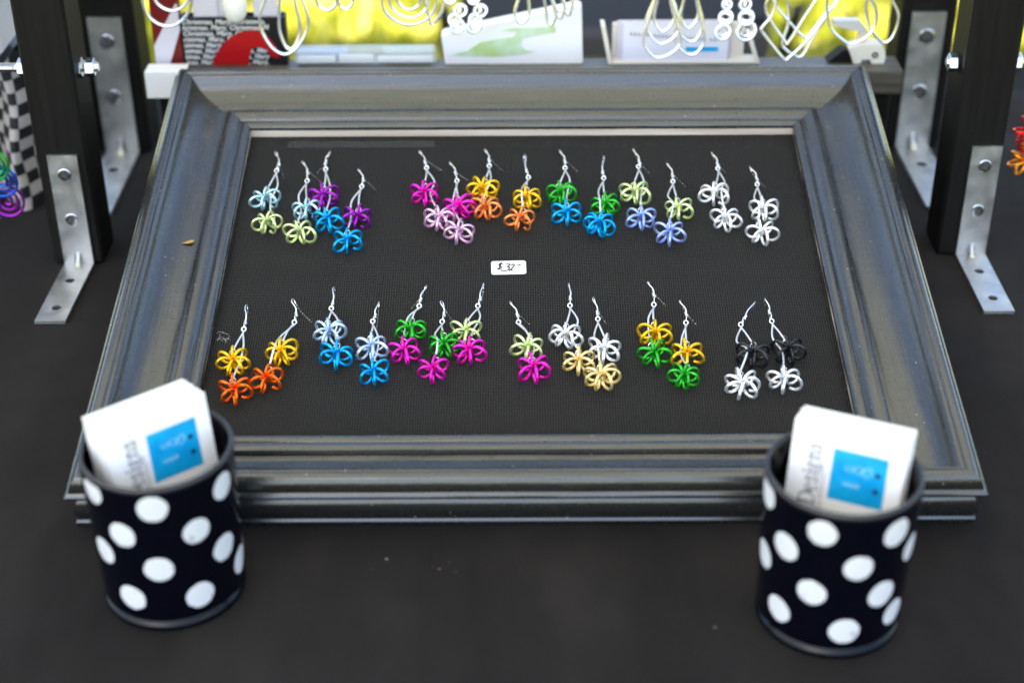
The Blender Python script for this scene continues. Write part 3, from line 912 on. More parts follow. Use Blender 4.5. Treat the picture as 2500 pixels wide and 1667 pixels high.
CUP_LAB = ['navy polka dot glass cup holding cards at the left front corner of the frame', 'navy polka dot glass cup holding cards at the right front corner of the frame']
for ci, (cx, cy) in enumerate(CUP_AT):
    cup = thing('polka_dot_cup', CUP_LAB[ci], 'cup', (cx, cy, 0.0002), (0, 0, 0), 'polka dot cups in front of the frame')
    prof = [(0.0285, 0.0062)]
    prof += [(cup_r(z) - (0.0006 if z < 0.007 else 0), z) for z in (0.0062, 0.0085)]
    prof += [(cup_r(z), z) for z in (0.0105, 0.03, 0.05, 0.07, 0.0805)]
    tp_ = cup_r(CH_)
    prof += [(tp_ - 0.0023, 0.0800), (cup_r(0.07) - 0.0023, 0.07), (cup_r(0.04) - 0.0025, 0.04), (0.0298, 0.011), (0.026, 0.0090), (0.0005, 0.0088)]
    part('body', MB().lathe(prof, 72, close_top=True, close_bottom=False), m_cup, cup, angle=50)
    rim = [(tp_ - 0.0023, 0.0799), (tp_ - 0.0024, 0.0815), (tp_ - 0.0020, 0.0826), (tp_ - 0.0012, 0.083), (tp_ - 0.0004, 0.0826), (tp_ + 0.00005, 0.0815), (tp_ - 0.00002, 0.0804)]
    part('rim', MB().lathe(rim, 72, False, False), m_rim, cup, angle=60)
    foot = [(0.0290, 0.0), (0.0322, 0.0003), (0.0331, 0.0010), (0.0334, 0.0022), (0.0333, 0.0032), (0.0328, 0.0040), (0.0318, 0.0046), (0.0316, 0.0061)]
    part('foot', MB().lathe(foot, 72), m_cup, cup, angle=60)
    dots = list(CUP_DOTS[ci])
    for a, z in ((20, 20), (52, 45), (88, 22), (120, 50), (150, 24), (60, 70), (128, 72), (95, 60)):
        dots.append((a, z))
    for (a, z) in dots:
        mb = MB()
        vs, fs = [], []
        rx = 0.0070 * random.uniform(0.95, 1.04)
        z0 = z / 1000
        nr, ns = 3, 22
        lump = [random.uniform(0.965, 1.02) for _ in range(ns)]
        for ri in range(nr + 1):
            for k in range(ns):
                rr_ = rx * ri / nr * (lump[k] if ri == nr else 1)
                dx, dz = rr_ * math.cos(2 * PI * k / ns), rr_ * math.sin(2 * PI * k / ns)
                zz = min(max(z0 + dz, 0.0105), 0.0795)
                rad = cup_r(zz) + (0.00016 if ri < nr else 0.00004)
                th = R(a) + dx / cup_r(zz)
                vs.append((rad * math.cos(th), rad * math.sin(th), zz))
        for ri in range(nr):
            for k in range(ns):
                k2 = (k + 1) % ns
                fs.append((ri * ns + k, (ri + 1) * ns + k, (ri + 1) * ns + k2, ri * ns + k2))
        part('polka_dot', mb.add(vs, fs), m_dot, cup, angle=80)

# letters of the card heading, drawn as thick and thin strokes with serifs (unit height 1)
GLYPH = {
    'D': (0.86, [([(0.16, 0), (0.16, 1)], .13), ([(0.0, 0.02), (0.34, 0.02), (0.6, 0.1), (0.76, 0.3), (0.8, 0.5), (0.76, 0.7), (0.6, 0.9), (0.34, 0.98), (0.0, 0.98)], .08), ([(0.77, 0.28), (0.8, 0.5), (0.77, 0.72)], .13)]),
    'e': (0.56, [([(0.05, 0.36), (0.44, 0.38), (0.42, 0.55), (0.28, 0.66), (0.12, 0.58), (0.06, 0.36), (0.12, 0.1), (0.28, 0.0), (0.46, 0.1)], .08), ([(0.08, 0.2), (0.06, 0.36), (0.1, 0.52)], .12)]),
    's': (0.46, [([(0.36, 0.5), (0.32, 0.63), (0.18, 0.66), (0.07, 0.54), (0.14, 0.4), (0.3, 0.3), (0.37, 0.16), (0.26, 0.02), (0.1, 0.02), (0.04, 0.18)], .10)]),
    'i': (0.32, [([(0.16, 0), (0.16, 0.64)], .12), ([(0.03, 0.02), (0.29, 0.02)], .05), ([(0.04, 0.62), (0.16, 0.63)], .06), ([(0.16, 0.84), (0.16, 0.93)], .13)]),
    'g': (0.56, [([(0.24, 0.66), (0.09, 0.56), (0.08, 0.38), (0.22, 0.26), (0.36, 0.36), (0.38, 0.54), (0.24, 0.66)], .09), ([(0.36, 0.6), (0.52, 0.65)], .06), ([(0.18, 0.26), (0.09, 0.14), (0.2, 0.06), (0.4, 0.02), (0.44, -0.14), (0.26, -0.26), (0.08, -0.2), (0.06, -0.06), (0.16, 0.05)], .08)]),
    'n': (0.64, [([(0.14, 0), (0.14, 0.64)], .12), ([(0.02, 0.02), (0.27, 0.02)], .05), ([(0.03, 0.62), (0.14, 0.63)], .06), ([(0.14, 0.46), (0.28, 0.62), (0.42, 0.62), (0.49, 0.46), (0.49, 0)], .10), ([(0.37, 0.02), (0.62, 0.02)], .05)]),
}


def word_mesh(word, h):
    mb = MB()
    x = 0
    for chn in word:
        wd, st = GLYPH[chn]
        for pl, th in st:
            ribbon(mb, [(h * (x + p[0]), h * p[1]) for p in (smooth_path([(a, b, 0) for a, b in pl], 3) if len(pl) > 2 else pl)], th * h, 0)
        x += wd + 0.04
    return mb, h * x


CW, CHT, CT = 0.0508, 0.0889, 0.00062
STK = [  # count, base centre (dx, dy) in its cup, yaw, lean back, roll
    (36, (0.0022, 0.0008), R(37.8), R(8.0), R(0.3)),
    (31, (-0.0005, -0.0019), R(-23.9), R(11.3), R(0.15)),
]
CARD_LAB = ['stack of white business cards with blue square in the left cup', 'stack of white business cards with blue square in the right cup']
card_me = MB().box((-CW / 2, 0, 0), (CW / 2, CT * 0.86, CHT)).mesh('card', m_paper, smooth=False)
for si, (cnt, (dx, dy), yaw, lean, rl) in enumerate(STK):
    cx, cy = CUP_AT[si]
    st = thing('business_cards', CARD_LAB[si], 'business cards', (cx + dx, cy + dy, 0.0095))
    st.rotation_mode = 'QUATERNION'
    qz = Matrix.Rotation(yaw, 3, 'Z') @ Matrix.Rotation(-lean, 3, 'X') @ Matrix.Rotation(-rl, 3, 'Y')
    st.rotation_quaternion = qz.to_quaternion()
    half = cnt * CT / 2
    first = None
    for k in range(cnt):
        o = link('card', card_me, st, (random.choice((0.0003, 0.0003, 0.0009)) * random.uniform(-1, 1), -half + k * CT, random.choice((0.0003, 0.0004, 0.0010)) * random.uniform(-1, 1)))
        if k == 0:
            first = o
            o.location = (0, -half, 0.0002)
            o['label'] = 'front card printed with a blue square and the word Designs'

    def onface(name, mb, material, z_):
        # face coordinates (x right, y up) sit on the front of the first card
        me = mb.mesh(name, material, smooth=False)
        o = link(name, me, first, (0, -z_, 0), (R(90), 0, 0))
        return o

    sqx, sqy, sq = 0.0060, CHT - 0.0094 - 0.0123, 0.0123
    sqm = MB()
    sqm.add([(sqx - sq, sqy - sq, 0), (sqx + sq, sqy - sq, 0), (sqx + sq, sqy + sq, 0), (sqx - sq, sqy + sq, 0)], [(0, 1, 2, 3)])
    onface('blue_square', sqm, m_cyan, 0.00012)
    for (qx, qy) in ((0.0085, 0.0036), (0.0085, -0.0042)):
        dm = MB()
        dm.add([(sqx + qx + 0.00125 * math.cos(t * PI / 8), sqy + qy + 0.00125 * math.sin(t * PI / 8), 0) for t in range(16)], [tuple(range(16))])
        onface('black_dot', dm, m_ink, 0.00024)
    sw = MB()
    for q in range(2):
        oy = 0.0042 if q == 0 else -0.0036
        lenq = 0.0125 if q == 0 else 0.0075
        pts = [(sqx - 0.0065 + lenq * t / 30 + 0.0012 * math.sin(t * 1.25), sqy + oy + (0.0026 if q == 0 else 0.0010) * math.sin(t * 0.95 + q) * (0.4 + t / 40), 0) for t in range(31)]
        ribbon(sw, pts, 0.00042, 0)
    onface('pale_scribble', sw, m_paleink, 0.0002)
    wm, wl = word_mesh('Designs', 0.0074)
    o = onface('heading', wm, mat('dark_grey_ink', (0.11, 0.11, 0.13), 0.5), 0.00016)
    # heading reads upwards along the left of the square
    o.rotation_euler = (R(90), R(-90), 0)
    o.location = (-0.0118, -0.00016, CHT - 0.0085 - wl)
    ln_ = MB()
    for q in range(2):
        x = -0.0105 + 0.0016 * q
        for t in range(16):
            y = CHT - 0.022 - t * 0.0022 * 1.1
            ribbon(ln_, [(x, y), (x, y - 0.0013 - 0.0008 * random.random())], 0.0005, 0)
    onface('small_print', ln_, m_greyink, 0.00014)

# ================================================================== DISPLAY STANDS (posts, brackets, bolts)


def bracket(parent, x, yface, leg, wdt, thick, yaw):
    mb = MB()
    nhole = 16

    def plate(tr, holes):
        # flat strip of length leg with round holes, local (s along, t across); tr maps (s, t, d) to xyz
        cells = []
        s_prev = 0.0
        hw = wdt / 2
        vs, fs = [], []

        def addq(poly):
            o = len(vs)
            vs.extend(poly)
            fs.append(tuple(range(o, o + len(poly))))

        hr = 0.0030 * leg / 0.0762
        for h in holes:
            a, b = h - hw, h + hw
            if a > s_prev + 1e-6:
                addq([(s_prev, -hw), (a, -hw), (a, hw), (s_prev, hw)])
            sqp = []
            for k in range(nhole):
                t = 2 * PI * k / nhole
                c, s = math.cos(t), math.sin(t)
                mxx = max(abs(c), abs(s))
                sqp.append(((h + hw * c / mxx, hw * s / mxx), (h + hr * c, hr * s)))
            for k in range(nhole):
                k2 = (k + 1) % nhole
                addq([sqp[k][1], sqp[k][0], sqp[k2][0], sqp[k2][1]])
                # wall of the hole
            s_prev = b
            cells.append((h, hr))
        addq([(s_prev, -hw), (leg, -hw), (leg, hw), (s_prev, hw)])
        o3 = [tr(p[0], p[1], 0) for p in vs] + [tr(p[0], p[1], thick) for p in vs]
        n_ = len(vs)
        f3 = [f for f in fs] + [tuple(i + n_ for i in reversed(f)) for f in fs]
        mb.add(o3, f3)
        for h, hr_ in cells:
            ww_ = [tr(h + hr_ * math.cos(2 * PI * k / nhole), hr_ * math.sin(2 * PI * k / nhole), d) for d in (0, thick) for k in range(nhole)]
            mb.add(ww_, [(k, (k + 1) % nhole, nhole + (k + 1) % nhole, nhole + k) for k in range(nhole)])
        edge = [(0, -hw), (leg, -hw), (leg, hw), (0, hw)]
        ee = [tr(s, t, d) for d in (0, thick) for s, t in edge]
        mb.add(ee, [(0, 1, 5, 4), (1, 2, 6, 5), (2, 3, 7, 6)])

    sc = leg / 0.0762
    plate(lambda s, t, d: (t, -d, thick + s - thick * (s == 0) * 0), [0.0315 * sc, 0.0630 * sc])     # upright leg on the post
    plate(lambda s, t, d: (t, -s - 0.0001, d), [0.0255 * sc, 0.0600 * sc])                            # foot on the table
    o = part('bracket', mb, m_zinc, parent, smooth=False, loc=(x, yface - 0.0002, 0.0004), rot=(0, 0, yaw))
    # pressed rib in the bend
    rb = MB()
    K = 8
    for j in range(7):
        t = j / 6
        for k in range(K + 1):
            a = PI * k / K
            wv_ = 0.0017 * sc * math.cos(a)
            hb = 0.0022 * sc * math.sin(a) * math.sin(PI * t)
            cen = Vector((0, -thick - 0.0055 * sc * t, 0.0080 * sc * (1 - t) + thick))
            nrm = Vector((0, -1, 1)).normalized()
            sag = -0.0055 * sc * math.sin(PI * t) * math.sin(a)
            rb.v.append(tuple(cen + Vector((wv_, 0, 0)) + nrm * (hb * 0.2 + sag * 0.35)))
    for j in range(6):
        for k in range(K):
            rb.f.append((j * (K + 1) + k, j * (K + 1) + k + 1, (j + 1) * (K + 1) + k + 1, (j + 1) * (K + 1) + k))
    part('pressed_rib', rb, m_zinc, o)
    for h in (0.0315 * sc, 0.0630 * sc):
        s_ = MB()
        r0 = 0.0042 * sc
        prof = [(r0 * 1.02, -0.0002), (r0, 0.0002), (r0 * 0.9, 0.0004), (r0 * 0.45, 0.0005)]
        s_.lathe(prof, 20, close_top=True)
        hd = part('screw', s_, m_bolt, o, loc=(0, -thick, thick + h), rot=(R(90), 0, 0))
        cr = MB()
        for q in range(2):
            a = q * PI / 2 + 0.5
            c, s = math.cos(a), math.sin(a)
            l_, w_ = r0 * 0.55, r0 * 0.13
            cr.add([(c * l_ - s * w_, s * l_ + c * w_, 0.00056 + q * 0.00002), (-c * l_ - s * w_, -s * l_ + c * w_, 0.00056 + q * 0.00002), (-c * l_ + s * w_, -s * l_ - c * w_, 0.00056 + q * 0.00002), (c * l_ + s * w_, s * l_ - c * w_, 0.00056 + q * 0.00002)], [(0, 1, 2, 3)])
        me = cr.mesh('screw_slot', mat('screw_recess', (0.16, 0.16, 0.16), 0.4, metal=0.7), smooth=False)
        hd.data.materials.append(me.materials[0])
        b_ = len(hd.data.vertices)
        # join the slot into the screw head
        sv = [tuple(v_.co) for v_ in hd.data.vertices] + [tuple(v_.co) for v_ in me.vertices]
        sf = [tuple(p.vertices) for p in hd.data.polygons] + [tuple(i + b_ for i in p.vertices) for p in me.polygons]
        nf = len(hd.data.polygons)
        m2 = bpy.data.meshes.new('screw')
        m2.from_pydata(sv, [], sf)
        m2.materials.append(m_bolt)
        m2.materials.append(me.materials[0])
        for pi_, p in enumerate(m2.polygons):
            p.material_index = 1 if pi_ >= nf else 0
        hd.data = m2
    return o


def hexnut(parent, x, y, z, w, r):
    mb = MB()
    vs = []
    for xx, rr_ in ((0, r * 0.9), (w * 0.12, r), (w * 0.88, r), (w, r * 0.9)):
        for k in range(6):
            a = PI * k / 3 + 0.25
            vs.append((xx, rr_ * math.cos(a), rr_ * math.sin(a)))
    fs = [tuple(range(6)), tuple(reversed(range(18, 24)))]
    for j in range(3):
        for k in range(6):
            fs.append((j * 6 + k, (j + 1) * 6 + k, (j + 1) * 6 + (k + 1) % 6, j * 6 + (k + 1) % 6))
    return part('nut', mb.add(vs, fs), m_bolt, parent, smooth=False, loc=(x, y, z))


def rod(parent, x0, x1, y, z, r):
    mb = MB()
    n_ = max(2, int(abs(x1 - x0) / 0.0007))
    pts, rad = [], []
    for k in range(n_ + 1):
        pts.append((x0 + (x1 - x0) * k / n_, y, z))
        rad.append(r * (1.0 if k % 2 else 0.86))
    return part('threaded_rod', mb.tube(pts, rad, 12), m_bolt, parent, angle=20)


TH = 0.0021
for sd in (-1, 1):
    sname = 'left' if sd < 0 else 'right'
    st = thing('display_stand', 'black wooden stand with two bracketed posts %s of the picture frame' % sname, 'display stand')
    if sd < 0:
        px0, px1, pyf, bxx = -0.2985, -0.2665, 0.9190, -0.2819
        qx0, qx1, qyf, bqx = -0.3075, -0.2680, 1.0922, -0.2891
    else:
        px0, px1, pyf, bxx = 0.2790, 0.3115, 0.9247, 0.3006
        qx0, qx1, qyf, bqx = 0.2796, 0.3191, 1.0943, 0.2987
    part('post', MB().bevel_box((px0, pyf, 0.0006), (px1, pyf + 0.033, 0.36), 0.0016), m_post, st, smooth=False)
    part('post', MB().bevel_box((qx0, qyf, 0.0006), (qx1, qyf + 0.037, 0.36), 0.0018), m_post, st, smooth=False)
    bracket(st, bxx, pyf, 0.0762, 0.0189, TH, R(-0.8) if sd < 0 else R(-0.4))
    bracket(st, bqx, qyf, 0.1031, 0.0242, TH * 1.2, R(0.4))
    bz = 0.131 if sd < 0 else 0.129
    by_ = pyf + 0.014
    if sd < 0:
        rod(st, px1 + 0.0118, px0 - 0.075, by_, bz, 0.0030)
        hexnut(st, px1 + 0.0001, by_, bz, 0.0016, 0.0066)
        hexnut(st, px1 + 0.0040, by_, bz, 0.0055, 0.0060)
        hexnut(st, px0 - 0.0058, by_, bz, 0.0055, 0.0060)
    else:
        rod(st, px0 - 0.0078, px1 + 0.075, by_, bz, 0.0030)
        hexnut(st, px0 - 0.0066, by_, bz, 0.0055, 0.0060)
        hexnut(st, px1 + 0.0004, by_, bz, 0.0055, 0.0060)
    if sd < 0:
        # rail between the two stands, above the picture, on which the wire earrings hang
        part('hanging_rail', MB().tube([(-0.2905, 0.985, 0.205), (0.302, 0.985, 0.205)], 0.003, 12), m_bolt, st)
        part('rail_arm', MB().bevel_box((-0.2945, 0.9525, 0.198), (-0.2705, 1.092, 0.212), 0.001), m_post, st, smooth=False)
    else:
        part('rail_arm', MB().bevel_box((0.284, 0.9582, 0.198), (0.308, 1.094, 0.212), 0.001), m_post, st, smooth=False)

# ================================================================== SHELF behind the frame
shelf = thing('riser_shelf', 'low dark shelf board behind the top edge of the picture frame', 'shelf', (0, 0, 0))
m_board = mat('worn_grey_board', (0.1, 0.095, 0.085), 0.38, spec=0.5)
lk(m_board, ramp(m_board, noise(m_board, coords(m_board, (3, 50, 50)), 5, 4), [(0.3, (0.06, 0.056, 0.046)), (0.7, (0.13, 0.12, 0.10))]), bsdf(m_board).inputs['Base Color'])
BT = 0.0932
part('board', MB().bevel_box((-0.2430, 1.0135, 0.0765), (0.2650, 1.0410, BT), 0.0008), m_board, shelf, smooth=False)
part('support', MB().box((-0.240, 1.0205, 0.0004), (0.259, 1.0270, 0.0764)), m_post, shelf, smooth=False)
part('support', MB().box((-0.240, 1.0332, 0.0004), (0.259, 1.0395, 0.0764)), m_post, shelf, smooth=False)

# ------------------------------------------------------------------ things standing on the shelf
# black box with white words and a red swoosh
m_blackbox = mat('black_box_print', (0.006, 0.006, 0.009), 0.4)
m_red = mat('red_print', (0.42, 0.002, 0.004), 0.4)
gb = thing('gift_box', 'open black box printed with white words and a red swoosh, behind the frame', 'box', (-0.187, 1.03, BT + 0.0003))
bw = 0.0352
gh = 0.034
BY = 0.0
part('front_panel', MB().box((-bw, BY, 0), (bw, BY + 0.0012, gh)), m_blackbox, gb, smooth=False)
part('back_panel', MB().box((-bw, BY + 0.0093, 0), (bw, BY + 0.0105, gh)), m_blackbox, gb, smooth=False)
part('side_panel', MB().box((-bw, BY + 0.0013, 0), (-bw + 0.0012, BY + 0.0092, gh)), m_blackbox, gb, smooth=False)
part('side_panel', MB().box((bw - 0.0012, BY + 0.0013, 0), (bw, BY + 0.0092, gh)), m_blackbox, gb, smooth=False)
for k in range(8):
    me = text_mesh(['Christmas, Mary, Christmas,', 'hristmas, Mary, Christmas, M', 'Christmas, Mary, Christmas,', 'ristmas, Mary, Christmas, Ma', 'istmas, Mary, Christmas, Ma', 'stmas, Mary, Christmas, Mar', 'tmas, Mary, Christmas, Mary', 'mas, Mary, Christmas, Mary,'][k], 0.0049, 0.22, 0.00007)
    vsx = [v_.co.x for v_ in me.vertices]
    keep = 2 * bw - 0.002
    for v_ in me.vertices:
        v_.co.x = min(v_.co.x, keep)
    me.materials.append(m_paper)
    link('printed_line', me, gb, (-bw + 0.001, BY - 0.00015, gh - 0.0046 - k * 0.0041), (R(90), 0, 0))
pr = MB()
pr.prism([(x / 1000 + 0.187, max(z / 1000 - BT - 0.0003, 0.0004)) for x, z in RED_PRINT], BY - 0.0005, BY - 0.0002, 'y')
part('red_swoosh', pr, m_red, gb, smooth=False)

# loose sheets standing in the box
m_lilac = mat('lilac_white_paper', (0.70, 0.67, 0.76), 0.6)
for q, (x, w_, h_, yy, tilt, lab) in enumerate(((-0.207, 0.016, 0.085, 1.0330, 0.05, 'leftmost white sheet sticking up out of the black box'),
                                                (-0.1965, 0.014, 0.080, 1.0355, -0.10, 'slanting white sheet sticking up in the middle of the black box'),
                                                (-0.1655, 0.016, 0.075, 1.0342, 0.02, 'white sheet sticking up at the right side of the black box'))):
    tag(part('paper_sheet', MB().box((-w_ / 2, 0, 0), (w_ / 2, 0.0007, h_)), m_lilac, None, smooth=False, loc=(x, yy, BT + 0.0004), rot=(R(-1), tilt, 0)), lab, 'paper', 'sheets in the black box')

# red box with white band, left of it, and the white block in front
m_dred = mat('dark_red_card', (0.16, 0.002, 0.003), 0.5)
rb_ = thing('red_box', 'dark red box with a slanting white band beside the left rear post', 'box', (-0.2290, 1.0315, BT + 0.0003))
part('body', MB().bevel_box((-0.013, 0, 0), (0.0062, 0.009, 0.075), 0.0006), m_dred, rb_, smooth=False)
bd = MB().prism([(-0.0128, 0.0006), (-0.0035, 0.0006), (0.0060, 0.025), (0.0060, 0.043), (0.0045, 0.043), (-0.0128, 0.014)], -0.0007, -0.0001, 'y')
part('white_band', bd, m_lilac, rb_, smooth=False)
wb_ = thing('white_block', 'small white paper block on the left end of the shelf', 'paper block', (-0.2335, 1.0118, 0.0778))
part('sheet', MB().bevel_box((-0.0125, -0.0016, 0), (0.0150, 0.0016, 0.0172), 0.0004), m_paper, wb_, smooth=False)
part('top_flap', MB().bevel_box((-0.0125, -0.0016, 0.0174), (0.0150, 0.014, 0.0188), 0.0004), m_paper, wb_, smooth=False)

# clear case with white pads
m_clear = mat('clear_plastic', (0.75, 0.82, 0.86), 0.12, alpha=0.35)
cc = thing('clear_case', 'low clear plastic case of white pads between black box and white box', 'plastic case', (-0.099, 1.034, BT + 0.0003))
part('shell', MB().bevel_box((-0.0482, -0.006, 0), (0.0482, 0.0065, 0.0112), 0.002), m_clear, cc, smooth=False)
m_paleblue = mat('pale_blue_plastic', (0.30, 0.42, 0.66), 0.4)
for q, (x0, x1, z1, mm) in enumerate(((-0.046, -0.020, 0.0055, m_paper), (-0.018, 0.006, 0.0062, m_paper), (0.008, 0.046, 0.005, m_paper), (-0.0465, -0.012, 0.0090, m_paleblue), (0.012, 0.045, 0.0095, mat('grey_green_plastic', (0.42, 0.52, 0.50), 0.4)))):
    y0 = -0.0045 if q < 3 else 0.0008
    part('pad', MB().bevel_box((x0, y0, 0.001), (x1, y0 + 0.0048, z1), 0.0008), mm, cc, smooth=False)

# white carton with green print, higher at its right end
wc = thing('white_carton', 'glossy white wedge shaped carton with pale green print on the shelf', 'carton', (0.0015, 1.03, BT + 0.0003))
outl = [(-0.0460, 0.0006), (-0.0452, 0), (0.0470, 0), (0.0478, 0.0010), (0.0464, 0.0395), (0.0440, 0.0410), (0.0395, 0.0398), (-0.0466, 0.0212), (-0.0482, 0.0196)]
part('carton_body', MB().prism(outl, 0, 0.011, 'y'), m_paper, wc, smooth=False)
m_palegreen = mat('pale_green_print', (0.50, 0.68, 0.44), 0.4)
lk(m_palegreen, ramp(m_palegreen, noise(m_palegreen, coords(m_palegreen), 45, 2), [(0.35, (0.45, 0.62, 0.22)), (0.6, (0.62, 0.78, 0.64))]), bsdf(m_palegreen).inputs['Base Color'])
part('green_print', MB().prism([(x / 1000 - 0.0015, z / 1000 - BT - 0.0003) for x, z in GREEN_PRINT], -0.0004, -0.0001, 'y'), m_palegreen, wc, smooth=False)

# cream card tray with cards
m_cream = mat('cream_plastic', (0.78, 0.74, 0.66), 0.35)
ht = thing('card_tray', 'cream plastic card tray on the shelf right of the white carton', 'card holder', (0.116, 1.03, BT + 0.0003))
for sx in (-1, 1):
    xo, xt = (0.0490 * sx, 0.0545 * sx)
    pl = [(xo, 0), (xo + 0.0028 * sx * -1, 0), (xt - 0.0028 * sx, 0.027 if sx < 0 else 0.020), (xt, 0.0275 if sx < 0 else 0.0205)]
    if sx > 0:
        pl = [(0.0540, 0), (0.0512, 0), (0.0440, 0.020), (0.0468, 0.0205)]
    else:
        pl = [(-0.0493, 0), (-0.0465, 0), (-0.0521, 0.0268), (-0.0549, 0.0272)]
    part('end_wall', MB().prism(pl, -0.002, 0.0108, 'y'), m_cream, ht, smooth=False)
part('floor', MB().box((-0.0464, -0.002, 0.0), (0.0511, 0.0108, 0.0016)), m_cream, ht, smooth=False)
part('back_wall', MB().box((-0.0464, 0.0085, 0.0017), (0.0436, 0.0107, 0.0255)), m_cream, ht, smooth=False)
bc = thing('tray_cards', 'white cards with grey lettering and a cyan bar standing in the cream tray', 'cards', (0.110, 1.0295, BT + 0.0020))
for k in range(6):
    part('card', MB().box((-0.0335 - 0.0008 * k, 0.0013 * k, 0), (0.0375 + 0.0006 * k, 0.0013 * k + 0.0006, 0.0275 - 0.0006 * (k % 3))), m_lilac if k else mat('cool_white_card', (0.76, 0.76, 0.86), 0.5), bc, smooth=False)
part('cyan_bar', MB().box((0.0090, -0.0004, 0.0068), (0.0310, -0.0001, 0.0098)), m_cyan, bc, smooth=False)
gt = MB()
for k in range(22):
    x = -0.029 + k * 0.0027
    if k % 7 in (5,):
        continue
    z = 0.0185 - k * 0.00022
    gt.box((x, -0.0004, z), (x + 0.0009, -0.0001, z + 0.0022))
    gt.box((x + 0.0009, -0.0004, z), (x + 0.0019, -0.0001, z + 0.0006))
part('grey_lettering', gt, m_greyink, bc, smooth=False)

# cream tape dispenser at the right end
td = thing('tape_dispenser', 'cream plastic tape dispenser on the right end of the shelf', 'tape dispenser', (0.2440, 1.0265, BT + 0.0003))
body = [(-0.0105, 0), (-0.0060, 0), (-0.0050, 0.0030), (0.0010, 0.0030), (0.0015, 0), (0.0100, 0), (0.0108, 0.0050), (0.0098, 0.0100), (0.0070, 0.0128), (0.0010, 0.0135), (-0.0080, 0.0132), (-0.0150, 0.0108), (-0.0140, 0.0090)]
part('body', MB().prism(body, 0, 0.012, 'y'), m_cream, td, smooth=False)
hp = MB().tube([(0.0035 + 0.0016 * math.cos(2 * PI * k / 12), -0.0003, 0.0062 + 0.0016 * math.sin(2 * PI * k / 12)) for k in range(12)], 0.0007, 6, closed=True)
part('hole_rim', hp, mat('brown_rubber', (0.06, 0.045, 0.03), 0.6), td)
arm = [(-0.0270, 0.0215), (-0.0100, 0.0215), (-0.0030, 0.0140), (-0.0060, 0.0137), (-0.0150, 0.0150), (-0.0265, 0.0180)]
part('arm', MB().prism([(x + 0.0005, z + 0.008) for x, z in arm], 0.003, 0.010, 'y'), mat('grey_white_plastic', (0.62, 0.62, 0.64), 0.3), td, smooth=False)
part('arm_neck', MB().prism([(-0.0080, 0.0134), (-0.0030, 0.0136), (-0.0025, 0.0224), (-0.0080, 0.0229)], 0.004, 0.009, 'y'), mat('pink_white_plastic', (0.75, 0.62, 0.58), 0.4), td, smooth=False)
part('weight', MB().prism([(-0.028, 0.0), (-0.0108, 0.0), (-0.0135, 0.0072), (-0.0180, 0.0090)], 0.002, 0.014, 'y'), m_post, td, smooth=False)

# ================================================================== SILVER WIRE EARRINGS HANGING ABOVE
HY = 1.0
m_hw = mat('hammered_silver_wire', (0.9, 0.9, 0.91), 0.24, metal=0.8)
HL = {
    'double_hoop': 'two overlapping silver wire hoops hanging before the dark red box',
    'big_hoop': 'large silver wire hoop hanging before the black box',
    'small_hoops': 'two small white wire loops side by side at the top edge',
    'spiral_hoop': 'large silver spiral of several wire turns before the yellow grass',
    'loops': 'cluster of narrow silver wire loops above the white carton',
    'pear_hoops_l': 'left one of the twin triple pear hoops before the card tray',
    'pear_hoops_r': 'right one of the twin triple pear hoops before the card tray',
    'diamond_a': 'bent wire earring with sharp left corner, leftmost of the angular pair',
    'diamond_b': 'bent wire earring overlapping its angular mate on its right side',
    'wide_hoops': 'two wide wire hoops at the right, above the tape dispenser',
    'chain_a': 'left one of the two coil chain earrings at the top left of the white carton',
    'chain_b': 'right one of the two coil chain earrings at the top left of the white carton',
    'chain_c': 'left one of the two coil chain earrings at the right of the card tray',
    'chain_d': 'right one of the two coil chain earrings at the right of the card tray',
}


def hang(e, x, z_top, ox):
    # ear wire from the jewellery up over the hanging rail
    pts = smooth_path([(x - ox, 0.0, z_top), (x - ox, -0.003, 0.185), (x - ox, -0.011, 0.2045), (x - ox, -0.0165, 0.2090), (x - ox, -0.0205, 0.2040), (x - ox, -0.021, 0.190)], 5)
    part('ear_hook', MB().tube(pts, 0.0004, 6), m_silver, e)


for i, (k, runs) in enumerate(WIRES.items()):
    yo = HY + (0.004 if k in ('diamond_b', 'pear_hoops_r') else 0) - (0.004 if k == 'wide_hoops' else 0)
    allx = [p[0] for _, r_ in runs for p in r_]
    ox = sum(allx) / len(allx) / 1000
    e = thing('wire_earring', HL[k], 'earring', (ox, yo, 0), (0, 0, 0), 'silver wire earrings hanging above the frame')
    wr = 0.00095 if k in ('diamond_a', 'diamond_b', 'wide_hoops', 'pear_hoops_l', 'pear_hoops_r') else 0.00105
    topz = -1
    for q, (kind, r_) in enumerate(runs):
        p3 = [(x / 1000 - ox, 0.0012 * q + 0.0004 * math.sin(j), z / 1000) for j, (x, z) in enumerate(r_)]
        if k == 'spiral_hoop':
            pth = smooth_path(p3[:-1], 2) + [Vector(p3[-1])]
        else:
            pth = smooth_path(p3, 3 if k.startswith('diamond') else 5, closed=(kind == 'c'))
        part('wire_hoop', MB().tube(pth, wr, 8, closed=(kind == 'c')), m_hw, e)
        for p in pth:
            if p[2] > topz:
                topz, topx = p[2], p[0] + ox
    hang(e, topx, topz - 0.0004, ox)
